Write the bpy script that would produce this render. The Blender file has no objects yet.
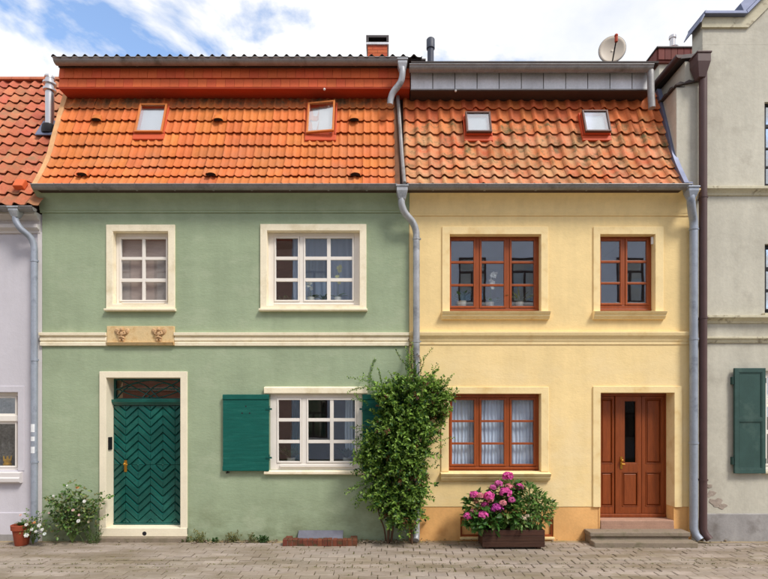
import bpy, math, random
import numpy as np
from mathutils import Vector, Matrix

random.seed(7)
rng = np.random.default_rng(7)
scene = bpy.context.scene
COL = scene.collection

# ------------------------------------------------------------------ camera
D, H, F = 8.0, 2.11, 496.0          # distance to the facades, eye height, focal length in photo pixels
HZ, CX, PW, PH = 410.0, 384.0, 768.0, 579.0
cam_d = bpy.data.cameras.new('camera')
cam = bpy.data.objects.new('camera', cam_d)
COL.objects.link(cam)
cam.location = (0, -D, H)
cam.rotation_euler = (math.radians(90), 0, 0)
cam_d.sensor_width = 36.0
cam_d.lens = F / PW * 36.0
cam_d.shift_y = (HZ - PH / 2) / PW
cam_d.clip_end = 2000
scene.camera = cam

# ------------------------------------------------------------------ light
TO_SUN = Vector((0.64, -0.62, 1.10)).normalized()
SUN_EL = math.asin(TO_SUN.z)
SUN_ROT = math.atan2(TO_SUN.x, TO_SUN.y)
w = bpy.data.worlds.new('World')
scene.world = w
w.use_nodes = True
nt = w.node_tree
nt.nodes.clear()
N, L = nt.nodes, nt.links
out = N.new('ShaderNodeOutputWorld')
sky = N.new('ShaderNodeTexSky')
sky.sky_type = 'NISHITA'
sky.sun_disc = False
sky.sun_elevation = SUN_EL
sky.sun_rotation = SUN_ROT
sky.air_density = 1.0
sky.dust_density = 0.6
bg_sky = N.new('ShaderNodeBackground')
bg_sky.inputs['Strength'].default_value = 0.15
L.new(sky.outputs[0], bg_sky.inputs['Color'])
tc = N.new('ShaderNodeTexCoord')
sep = N.new('ShaderNodeSeparateXYZ')
L.new(tc.outputs['Generated'], sep.inputs[0])
mz = N.new('ShaderNodeMath'); mz.operation = 'MAXIMUM'; mz.inputs[1].default_value = 0.0
L.new(sep.outputs['Z'], mz.inputs[0])
az = N.new('ShaderNodeMath'); az.operation = 'ADD'; az.inputs[1].default_value = 0.25
L.new(mz.outputs[0], az.inputs[0])
dx = N.new('ShaderNodeMath'); dx.operation = 'DIVIDE'
dy = N.new('ShaderNodeMath'); dy.operation = 'DIVIDE'
L.new(sep.outputs['X'], dx.inputs[0]); L.new(az.outputs[0], dx.inputs[1])
L.new(sep.outputs['Y'], dy.inputs[0]); L.new(az.outputs[0], dy.inputs[1])
cmb = N.new('ShaderNodeCombineXYZ')
L.new(dx.outputs[0], cmb.inputs[0]); L.new(dy.outputs[0], cmb.inputs[1])
CLOUD_OFF = (6.85, 14.55, 0.0)
mp = N.new('ShaderNodeMapping'); mp.inputs['Location'].default_value = CLOUD_OFF
L.new(cmb.outputs[0], mp.inputs[0])
n1 = N.new('ShaderNodeTexNoise')
n1.inputs['Scale'].default_value = 3.0
n1.inputs['Detail'].default_value = 8
n1.inputs['Roughness'].default_value = 0.55
n1.inputs['Distortion'].default_value = 0.25
L.new(mp.outputs[0], n1.inputs['Vector'])
ramp = N.new('ShaderNodeValToRGB')
ramp.color_ramp.elements[0].position = 0.395
ramp.color_ramp.elements[1].position = 0.48
L.new(n1.outputs['Fac'], ramp.inputs[0])
n2 = N.new('ShaderNodeTexNoise')
n2.inputs['Scale'].default_value = 3.4
n2.inputs['Detail'].default_value = 7
n2.inputs['Roughness'].default_value = 0.6
L.new(mp.outputs[0], n2.inputs['Vector'])
ramp2 = N.new('ShaderNodeValToRGB')
ramp2.color_ramp.elements[0].position = 0.3
ramp2.color_ramp.elements[0].color = (0.76, 0.80, 0.88, 1)
ramp2.color_ramp.elements[1].position = 0.6
ramp2.color_ramp.elements[1].color = (1.0, 1.0, 1.0, 1)
L.new(n2.outputs['Fac'], ramp2.inputs[0])
bg_cloud = N.new('ShaderNodeBackground')
bg_cloud.inputs['Strength'].default_value = 0.53
L.new(ramp2.outputs[0], bg_cloud.inputs['Color'])
mixw = N.new('ShaderNodeMixShader')
L.new(ramp.outputs[0], mixw.inputs[0])
L.new(bg_sky.outputs[0], mixw.inputs[1]); L.new(bg_cloud.outputs[0], mixw.inputs[2])
L.new(mixw.outputs[0], out.inputs[0])

sun_d = bpy.data.lights.new('sun', 'SUN')
sun_d.energy = 1.5
sun_d.angle = math.radians(15)
sun_d.color = (1.0, 0.95, 0.87)
sun = bpy.data.objects.new('sun', sun_d)
COL.objects.link(sun)
sun.rotation_euler = TO_SUN.to_track_quat('Z', 'Y').to_euler()
sun.location = TO_SUN * 30

vs = scene.view_settings
vs.view_transform = 'Standard'
vs.look = 'None'
vs.gamma = 1.0
vs.use_curve_mapping = False
vs.exposure = 1.07

# ------------------------------------------------------------------ measuring helpers (facade plane is Y = 0)
def X(px, Y=0.0): return (px - CX) * (D + Y) / F
def Z(py, Y=0.0): return H + (HZ - py) * (D + Y) / F

# ------------------------------------------------------------------ materials
def srgb(r, g, b):
    def c(v):
        v /= 255.0
        return v / 12.92 if v <= 0.04045 else ((v + 0.055) / 1.055) ** 2.4
    return (c(r), c(g), c(b))

def mat(name, col, rough=0.75, metal=0.0, var=0.1, vscale=2.5, bump=0.0, bscale=60.0, spec=0.3,
        objrand=0.0, col2=None, c2scale=3.0, c2lo=0.5, c2hi=0.65, stretch=(1, 1, 1), attr=False,
        streak=0.0, fine=0.0, trans=0.0, col3=None, c3scale=9.0, c3lo=0.55, c3hi=0.65, c3z=None, c2z=None):
    m = bpy.data.materials.new(name)
    m.use_nodes = True
    t = m.node_tree
    t.nodes.clear()
    n, l = t.nodes, t.links
    o = n.new('ShaderNodeOutputMaterial')
    b = n.new('ShaderNodeBsdfPrincipled')
    b.inputs['Roughness'].default_value = rough
    b.inputs['Metallic'].default_value = metal
    b.inputs['Specular IOR Level'].default_value = spec
    geo = n.new('ShaderNodeNewGeometry')
    mp_ = n.new('ShaderNodeMapping')
    mp_.inputs['Scale'].default_value = stretch
    l.new(geo.outputs['Position'], mp_.inputs[0])
    def noise(scale, detail=5, rgh=0.6, vec=None):
        q = n.new('ShaderNodeTexNoise')
        q.inputs['Scale'].default_value = scale
        q.inputs['Detail'].default_value = detail
        q.inputs['Roughness'].default_value = rgh
        l.new(vec if vec else mp_.outputs[0], q.inputs['Vector'])
        return q.outputs['Fac']
    def mixc(fac, a, c, mode='MIX'):
        q = n.new('ShaderNodeMix')
        q.data_type = 'RGBA'
        q.blend_type = mode
        if isinstance(fac, float): q.inputs['Factor'].default_value = fac
        else: l.new(fac, q.inputs['Factor'])
        for sock, v in ((q.inputs['A'], a), (q.inputs['B'], c)):
            if isinstance(v, tuple): sock.default_value = (*v[:3], 1)
            else: l.new(v, sock)
        return q.outputs['Result']
    def rng_(fac, lo, hi, a=0.0, c=1.0):
        q = n.new('ShaderNodeMapRange')
        q.inputs['From Min'].default_value = lo
        q.inputs['From Max'].default_value = hi
        q.inputs['To Min'].default_value = a
        q.inputs['To Max'].default_value = c
        l.new(fac, q.inputs['Value'])
        return q.outputs['Result']
    if attr:
        at = n.new('ShaderNodeAttribute')
        at.attribute_name = 'col'
        cur = at.outputs['Color']
    else:
        cur = tuple(col)
    if var > 0:
        f = rng_(noise(vscale), 0.3, 0.7, 1 - var, 1 + var)
        cur = mixc(1.0, cur if not isinstance(cur, tuple) else (*cur, 1), f, 'MULTIPLY')
    if fine > 0:
        f = rng_(noise(vscale * 14, 3), 0.3, 0.7, 1 - fine, 1 + fine)
        cur = mixc(1.0, cur, f, 'MULTIPLY')
    if streak > 0:
        ms = n.new('ShaderNodeMapping')
        ms.inputs['Scale'].default_value = (2.0, 2.0, 0.28)
        l.new(geo.outputs['Position'], ms.inputs[0])
        f = rng_(noise(1.6, 5, 0.65, ms.outputs[0]), 0.35, 0.7, 1 + streak * 0.4, 1 - streak)
        cur = mixc(1.0, cur, f, 'MULTIPLY')
    sepz = n.new('ShaderNodeSeparateXYZ')
    l.new(geo.outputs['Position'], sepz.inputs[0])
    def zmask(f, zr):
        # wear and tone that lie within a band of heights (lower, full from, full to, upper)
        a = rng_(sepz.outputs['Z'], zr[0], zr[1]); c = rng_(sepz.outputs['Z'], zr[2], zr[3], 1.0, 0.0)
        q = n.new('ShaderNodeMath'); q.operation = 'MULTIPLY'; l.new(a, q.inputs[0]); l.new(c, q.inputs[1])
        q2 = n.new('ShaderNodeMath'); q2.operation = 'MULTIPLY'; l.new(f, q2.inputs[0]); l.new(q.outputs[0], q2.inputs[1])
        return q2.outputs[0]
    if col2 is not None:
        f = rng_(noise(c2scale, 7, 0.65), c2lo, c2hi)
        if c2z: f = zmask(f, c2z)
        cur = mixc(f, cur, tuple(col2))
    if col3 is not None:
        f = rng_(noise(c3scale, 6, 0.7), c3lo, c3hi)
        if c3z: f = zmask(f, c3z)
        cur = mixc(f, cur, tuple(col3))
    if objrand > 0:
        oi = n.new('ShaderNodeObjectInfo')
        f = rng_(oi.outputs['Random'], 0, 1, 1 - objrand, 1 + objrand)
        hs = n.new('ShaderNodeHueSaturation')
        l.new(f, hs.inputs['Value'])
        wn = n.new('ShaderNodeTexWhiteNoise'); wn.noise_dimensions = '1D'
        l.new(oi.outputs['Random'], wn.inputs['W'])
        l.new(rng_(wn.outputs['Value'], 0, 1, 0.5 - objrand * 0.05, 0.5 + objrand * 0.05), hs.inputs['Hue'])
        l.new(cur, hs.inputs['Color']) if not isinstance(cur, tuple) else None
        cur = hs.outputs['Color']
    if isinstance(cur, tuple): b.inputs['Base Color'].default_value = (*cur[:3], 1)
    else: l.new(cur, b.inputs['Base Color'])
    if bump > 0:
        bp = n.new('ShaderNodeBump')
        bp.inputs['Strength'].default_value = bump
        bp.inputs['Distance'].default_value = 0.01
        a1 = noise(bscale, 6, 0.6)
        a2 = noise(bscale * 0.08, 3, 0.5)
        s = n.new('ShaderNodeMath'); s.operation = 'MULTIPLY_ADD'
        l.new(a2, s.inputs[0]); s.inputs[1].default_value = 2.5; l.new(a1, s.inputs[2])
        l.new(s.outputs[0], bp.inputs['Height'])
        l.new(bp.outputs[0], b.inputs['Normal'])
    if trans > 0:
        tr = n.new('ShaderNodeBsdfTranslucent')
        if isinstance(cur, tuple): tr.inputs['Color'].default_value = (*cur[:3], 1)
        else: l.new(cur, tr.inputs['Color'])
        ms_ = n.new('ShaderNodeMixShader'); ms_.inputs[0].default_value = trans
        l.new(b.outputs[0], ms_.inputs[1]); l.new(tr.outputs[0], ms_.inputs[2])
        l.new(ms_.outputs[0], o.inputs[0])
    else:
        l.new(b.outputs[0], o.inputs[0])
    return m

def glass(name, base=0.12, tint=(0.95, 0.97, 0.97), ior=1.5, rough=0.0, wob=0.03):
    m = bpy.data.materials.new(name)
    m.use_nodes = True
    t = m.node_tree
    t.nodes.clear()
    n, l = t.nodes, t.links
    o = n.new('ShaderNodeOutputMaterial')
    tr = n.new('ShaderNodeBsdfTransparent'); tr.inputs[0].default_value = (*tint, 1)
    gl = n.new('ShaderNodeBsdfGlossy'); gl.inputs['Roughness'].default_value = rough
    gl.inputs['Color'].default_value = (0.95, 0.97, 1.0, 1)
    lw = n.new('ShaderNodeLayerWeight'); lw.inputs['Blend'].default_value = 0.5     # Schlick: F0 + (1 - F0) (1 - cos)^5
    pw = n.new('ShaderNodeMath'); pw.operation = 'POWER'; pw.inputs[1].default_value = 5.0
    l.new(lw.outputs['Facing'], pw.inputs[0])
    f0 = 0.035 + base
    ad = n.new('ShaderNodeMath'); ad.operation = 'MULTIPLY_ADD'; ad.inputs[1].default_value = 1 - f0; ad.inputs[2].default_value = f0; ad.use_clamp = True
    l.new(pw.outputs[0], ad.inputs[0])
    geo = n.new('ShaderNodeNewGeometry')
    nz = n.new('ShaderNodeTexNoise'); nz.inputs['Scale'].default_value = 2.2; nz.inputs['Detail'].default_value = 1
    l.new(geo.outputs['Position'], nz.inputs['Vector'])
    bp = n.new('ShaderNodeBump'); bp.inputs['Strength'].default_value = wob; bp.inputs['Distance'].default_value = 0.02
    l.new(nz.outputs['Fac'], bp.inputs['Height']); l.new(bp.outputs[0], gl.inputs['Normal'])
    mx = n.new('ShaderNodeMixShader')
    l.new(ad.outputs[0], mx.inputs[0]); l.new(tr.outputs[0], mx.inputs[1]); l.new(gl.outputs[0], mx.inputs[2])
    l.new(mx.outputs[0], o.inputs[0])
    return m

M = {}
M['green'] = mat('green_plaster', srgb(160, 174, 144), 0.9, var=0.09, vscale=0.9, bump=0.36, bscale=26, stretch=(0.75, 1, 1.4), streak=0.09, fine=0.035, spec=0.15,
                 col2=srgb(122, 130, 100), c2scale=2.6, c2lo=0.38, c2hi=0.7, c2z=(-0.1, 0.0, 0.05, 0.8),
                 col3=srgb(176, 186, 158), c3scale=1.7, c3lo=0.52, c3hi=0.78)
M['yellow'] = mat('yellow_plaster', srgb(248, 219, 160), 0.9, var=0.06, vscale=0.9, bump=0.3, bscale=30, stretch=(0.8, 1, 1.3), streak=0.08, fine=0.03, spec=0.15,
                  col2=srgb(250, 226, 178), c2scale=1.5, c2lo=0.45, c2hi=0.75, c2z=(-1, 0, 2.4, 3.4))  # paler tone on the lower part of the wall
M['yellow_trim'] = mat('yellow_trim_plaster', srgb(248, 222, 168), 0.85, var=0.05, vscale=2, bump=0.2, bscale=40, spec=0.15, fine=0.03,
                       col2=srgb(226, 190, 128), c2scale=3.5, c2lo=0.52, c2hi=0.75)
M['ochre'] = mat('ochre_plinth_plaster', srgb(236, 182, 118), 0.9, var=0.09, vscale=2.0, bump=0.25, bscale=30, streak=0.08, fine=0.04, spec=0.15,
                 col2=srgb(190, 120, 62), c2scale=3.5, c2lo=0.5, c2hi=0.75, c2z=(-0.1, 0.0, 0.02, 0.3))
M['cream'] = mat('cream_paint', srgb(248, 236, 208), 0.75, var=0.05, vscale=3, bump=0.15, bscale=40, spec=0.25, fine=0.03,
                 col2=srgb(222, 206, 170), c2scale=3.5, c2lo=0.5, c2hi=0.75)
M['cream_door'] = mat('cream_door_surround_paint', srgb(240, 229, 203), 0.8, var=0.05, vscale=3, bump=0.15, bscale=40, fine=0.03)
M['white'] = mat('white_window_paint', srgb(238, 231, 222), 0.45, var=0.03, vscale=6, bump=0.05, bscale=80, spec=0.4)
M['brown'] = mat('red_brown_varnish', srgb(152, 76, 36), 0.38, var=0.14, vscale=4, bump=0.12, bscale=30, stretch=(6, 6, 0.8), fine=0.06, spec=0.4)
M['brown_door'] = mat('brown_door_varnish', srgb(136, 67, 30), 0.42, var=0.2, vscale=4, bump=0.15, bscale=30, stretch=(6, 6, 0.8), fine=0.08, spec=0.35)
M['teal'] = mat('teal_paint', srgb(8, 80, 73), 0.26, var=0.18, vscale=3, bump=0.08, bscale=40, spec=0.6, objrand=0.1, fine=0.06, col2=srgb(26, 100, 90), c2scale=3, c2lo=0.52, c2hi=0.75)
M['teal_shutter'] = mat('teal_shutter_paint', srgb(10, 90, 80), 0.6, var=0.12, fine=0.05, col2=srgb(34, 108, 96), c2scale=2.5, c2lo=0.52, c2hi=0.75, vscale=3, bump=0.2, bscale=30, stretch=(1, 1, 9), spec=0.3)
M['dk_green'] = mat('dark_green_shutter_paint', srgb(54, 80, 75), 0.6, var=0.14, col2=srgb(78, 100, 92), c2scale=3, c2lo=0.55, c2hi=0.75, vscale=4, bump=0.1, bscale=40, fine=0.05)
M['lavender'] = mat('lavender_plaster', srgb(205, 201, 208), 0.9, var=0.04, vscale=1.2, bump=0.18, bscale=30, streak=0.05, fine=0.02, spec=0.15)
M['lav_trim'] = mat('pale_grey_trim', srgb(222, 216, 214), 0.85, var=0.04, vscale=2, bump=0.1, bscale=40)
M['beige'] = mat('beige_plaster', srgb(200, 195, 180), 0.93, var=0.08, vscale=0.9, bump=0.3, bscale=24, streak=0.1, fine=0.05, spec=0.12,
                 col2=srgb(176, 170, 156), c2scale=1.6, c2lo=0.52, c2hi=0.72)
M['beige_trim'] = mat('beige_moulding', srgb(206, 198, 172), 0.9, var=0.1, vscale=3, bump=0.25, bscale=30, fine=0.05,
                      col2=srgb(150, 138, 116), c2scale=7, c2lo=0.56, c2hi=0.68)
M['beige_plinth'] = mat('grey_cement_plinth', srgb(158, 154, 152), 0.95, var=0.12, vscale=2, bump=0.3, bscale=30, streak=0.15, fine=0.06,
                        col2=srgb(122, 116, 112), c2scale=2.5, c2lo=0.5, c2hi=0.68)
M['peel'] = mat('bare_render', srgb(166, 152, 140), 0.95, var=0.2, vscale=12, bump=0.5, bscale=50)
M['tile_g'] = mat('orange_interlocking_clay', srgb(214, 120, 62), 0.66, var=0.14, vscale=2.6, bump=0.2, bscale=55, objrand=0.11, fine=0.06, spec=0.25,
                  col2=srgb(196, 122, 82), c2scale=2.0, c2lo=0.42, c2hi=0.7, c2z=(5.4, 5.5, 6.2, 6.7),
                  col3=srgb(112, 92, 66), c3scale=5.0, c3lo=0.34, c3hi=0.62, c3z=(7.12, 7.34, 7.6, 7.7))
M['tile_y'] = mat('red_clay_pantile', srgb(204, 110, 64), 0.7, var=0.16, vscale=2.6, bump=0.25, bscale=50, objrand=0.14, fine=0.09, spec=0.22,
                  col2=srgb(204, 150, 108), c2scale=3.2, c2lo=0.33, c2hi=0.6, c2z=(5.3, 5.4, 6.55, 7.0),
                  col3=srgb(112, 96, 62), c3scale=5.5, c3lo=0.49, c3hi=0.66, c3z=(5.4, 6.2, 6.9, 7.1))
M['tile_l'] = mat('weathered_clay_pantile', srgb(190, 108, 80), 0.74, var=0.16, vscale=2.0, bump=0.25, bscale=50, objrand=0.16, fine=0.1, spec=0.2,
                  col2=srgb(148, 118, 88), c2scale=2.0, c2lo=0.48, c2hi=0.7, col3=srgb(206, 132, 96), c3scale=6, c3lo=0.55, c3hi=0.7)
M['clad'] = mat('orange_clad_tile', srgb(214, 100, 58), 0.7, var=0.08, vscale=3, bump=0.12, bscale=60, objrand=0.08, fine=0.04)
M['soffit'] = mat('red_painted_board', srgb(172, 64, 36), 0.7, var=0.06, vscale=3, bump=0.1)
M['dk_soffit'] = mat('dark_brown_board', srgb(74, 58, 52), 0.8, var=0.1, vscale=3)
M['verge'] = mat('verge_mortar', srgb(214, 164, 116), 0.9, var=0.14, vscale=5, bump=0.3, bscale=40, fine=0.06)
M['zinc'] = mat('weathered_zinc', srgb(220, 221, 226), 0.55, metal=0.08, var=0.12, vscale=2.5, bump=0.05, bscale=30, spec=0.4, streak=0.12, fine=0.06, objrand=0.05)
M['gutter'] = mat('galvanised_gutter', srgb(150, 147, 146), 0.5, metal=0.2, var=0.2, streak=0.15, col2=srgb(104, 100, 96), c2scale=3, c2lo=0.5, c2hi=0.7, vscale=3, bump=0.05, bscale=30, spec=0.4, fine=0.08)
M['pipe'] = mat('galvanised_downpipe', srgb(172, 174, 178), 0.46, metal=0.25, var=0.2, col2=srgb(128, 130, 134), c2scale=5, c2lo=0.5, c2hi=0.7, vscale=4, bump=0.04, bscale=30, streak=0.1, fine=0.05)
M['pipe_blue'] = mat('blue_grey_downpipe', srgb(160, 167, 180), 0.48, metal=0.2, var=0.16, col2=srgb(124, 130, 142), c2scale=4, c2lo=0.52, c2hi=0.7, vscale=4, streak=0.1, fine=0.05)
M['pipe_brown'] = mat('brown_painted_pipe', srgb(86, 62, 60), 0.5, var=0.1, vscale=5, streak=0.1, spec=0.4)
M['flash_blue'] = mat('lead_flashing', srgb(112, 118, 142), 0.5, metal=0.4, var=0.15, vscale=4, bump=0.1, bscale=14)
M['steel'] = mat('stainless_flue', srgb(200, 194, 192), 0.28, metal=0.9, var=0.05, vscale=5)
M['dark'] = mat('rubber_and_painted_shade', srgb(38, 38, 44), 0.6, var=0.1, vscale=5)  # rubber collar colour, also painted as shade in holes and behind the door pane
M['slate'] = mat('dark_roof_tile', srgb(74, 66, 64), 0.75, var=0.15, vscale=4, objrand=0.12, bump=0.2)
M['vent_dark'] = mat('dark_grey_plastic', srgb(70, 74, 86), 0.5, var=0.06, vscale=5)
M['brick'] = mat('red_brick', srgb(196, 98, 64), 0.85, var=0.14, vscale=6, bump=0.3, bscale=60, objrand=0.12, fine=0.08)
M['old_brick'] = mat('mossy_old_brick', srgb(112, 62, 46), 0.9, var=0.2, vscale=8, bump=0.4, bscale=60, objrand=0.16, fine=0.1,
                     col2=srgb(78, 72, 48), c2scale=9, c2lo=0.5, c2hi=0.66)
M['mortar'] = mat('mortar', srgb(150, 140, 128), 0.95, var=0.12, vscale=8, bump=0.3)
M['cap'] = mat('chimney_cap_metal', srgb(78, 72, 72), 0.5, metal=0.4, var=0.1, vscale=8)
M['red_clad'] = mat('dark_red_clad', srgb(112, 54, 48), 0.7, var=0.12, vscale=5, objrand=0.12)
M['dish'] = mat('dish_enamel', srgb(196, 184, 168), 0.5, var=0.05, vscale=4)
M['stone'] = mat('worn_sandstone_step', srgb(140, 126, 110), 0.9, var=0.14, vscale=5, bump=0.35, bscale=40, fine=0.1,
                 col2=srgb(112, 104, 82), c2scale=5, c2lo=0.5, c2hi=0.68)
M['stone_red'] = mat('reddish_step_stone', srgb(172, 136, 116), 0.9, var=0.12, vscale=5, bump=0.3, bscale=40, fine=0.1)
M['relief'] = mat('sandstone_relief', srgb(222, 194, 146), 0.9, var=0.12, vscale=7, bump=0.3, bscale=40, fine=0.08,
                  col2=srgb(196, 158, 106), c2scale=7, c2lo=0.5, c2hi=0.68)
M['cherub'] = mat('weathered_relief_stone', srgb(196, 160, 120), 0.9, var=0.2, vscale=14, bump=0.2, fine=0.1)
M['brass'] = mat('brass', srgb(200, 148, 62), 0.3, metal=0.85, var=0.06, vscale=10)
M['curtain'] = mat('sheer_curtain', srgb(214, 228, 246), 0.9, var=0.03, vscale=3, trans=0.12)
M['curtain_blue'] = mat('blue_grey_curtain', srgb(178, 188, 212), 0.9, var=0.06, vscale=3, trans=0.1)
M['blind'] = mat('woven_blind', srgb(196, 178, 172), 0.9, var=0.1, vscale=6, fine=0.12, trans=0.1, stretch=(1, 1, 6))
M['white_blind'] = mat('white_roof_blind', srgb(240, 240, 244), 0.8, var=0.02, vscale=3, trans=0.2)
M['room'] = mat('room_wall', srgb(178, 170, 158), 0.95, var=0.1, vscale=1.5)
M['teal_drape'] = mat('teal_drape', srgb(40, 96, 104), 0.9, var=0.1, vscale=3, trans=0.2)
M['glass'] = glass('window_glass', 0.07)
M['glass_refl'] = glass('coated_window_glass', 0.15)
M['glass_lo'] = glass('plain_window_glass', 0.0, (0.97, 0.98, 0.99))
M['glass_door'] = glass('dark_leaded_glass', -0.022, (0.6, 0.55, 0.5))
M['glass_sky'] = glass('roof_window_glass', 0.3)
M['glass_amber'] = glass('amber_fanlight_glass', 0.05, (0.8, 0.58, 0.25))
M['wood_dk'] = mat('dark_stained_wood', srgb(72, 46, 36), 0.6, var=0.2, vscale=5, bump=0.25, bscale=30, stretch=(0.6, 3, 8), objrand=0.12, fine=0.1)
M['terracotta'] = mat('terracotta', srgb(152, 72, 48), 0.8, var=0.12, vscale=10, bump=0.15, fine=0.06)
M['soil'] = mat('soil', srgb(62, 48, 38), 0.95, var=0.2, vscale=20, bump=0.6)
M['leaf'] = mat('leaf', (0.1, 0.2, 0.05), 0.42, var=0.12, vscale=9, attr=True, trans=0.35, spec=0.4)
M['petal'] = mat('petal', (0.8, 0.2, 0.5), 0.7, var=0.06, vscale=20, attr=True, trans=0.3)
M['bark'] = mat('bark', srgb(92, 70, 54), 0.9, var=0.2, vscale=15, bump=0.5, bscale=80)
M['green_stem'] = mat('green_stem', srgb(92, 112, 58), 0.7, var=0.15, vscale=10)
M['paver'] = mat('concrete_paver', srgb(163, 150, 139), 0.92, var=0.16, vscale=2.0, bump=0.3, bscale=45, objrand=0.09, fine=0.1, spec=0.15,
                 col2=srgb(132, 119, 100), c2scale=1.5, c2lo=0.40, c2hi=0.62, stretch=(0.45, 2.0, 1), col3=srgb(128, 119, 88), c3scale=3.2, c3lo=0.58, c3hi=0.76)
M['joint'] = mat('mossy_joint_sand', srgb(116, 106, 84), 0.98, var=0.25, vscale=5, bump=0.6, bscale=60, fine=0.2,
                 col2=srgb(104, 108, 46), c2scale=2.6, c2lo=0.5, c2hi=0.62)
M['ground'] = mat('ground_earth', srgb(120, 110, 96), 0.98, var=0.2, vscale=0.7, bump=0.5)
M['sand'] = mat('sandy_wall_foot', srgb(158, 140, 110), 0.98, var=0.2, vscale=6, bump=0.7, bscale=50, fine=0.2,
                col2=srgb(112, 112, 58), c2scale=3.0, c2lo=0.52, c2hi=0.66)
M['opp'] = mat('opposite_plaster', srgb(202, 210, 230), 0.9, var=0.05, vscale=1.0)
M['opp_brick'] = mat('opposite_brick', srgb(196, 158, 146), 0.9, var=0.2, vscale=3, stretch=(1, 1, 4), fine=0.2)
M['opp_frame'] = mat('opposite_dark_frame', srgb(60, 44, 46), 0.6, var=0.1)
M['opp_roof'] = mat('opposite_roof_tile', srgb(158, 74, 50), 0.8, var=0.2, vscale=4)
M['porcelain'] = mat('white_porcelain', srgb(236, 234, 230), 0.25, var=0.02, spec=0.5)
M['gold'] = mat('gold_paint', srgb(214, 164, 58), 0.4, metal=0.5, var=0.1, vscale=20)
M['sticker'] = mat('paper_sticker', srgb(232, 234, 236), 0.7, var=0.1, vscale=25)
M['metal_dk'] = mat('dark_iron', srgb(48, 46, 48), 0.5, metal=0.5, var=0.1)
M['grate'] = mat('grey_metal_sheet', srgb(120, 120, 132), 0.45, metal=0.5, var=0.15, vscale=6)
M['moss'] = mat('moss', srgb(120, 122, 48), 0.95, attr=True, var=0.2, vscale=8, trans=0.2)

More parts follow.
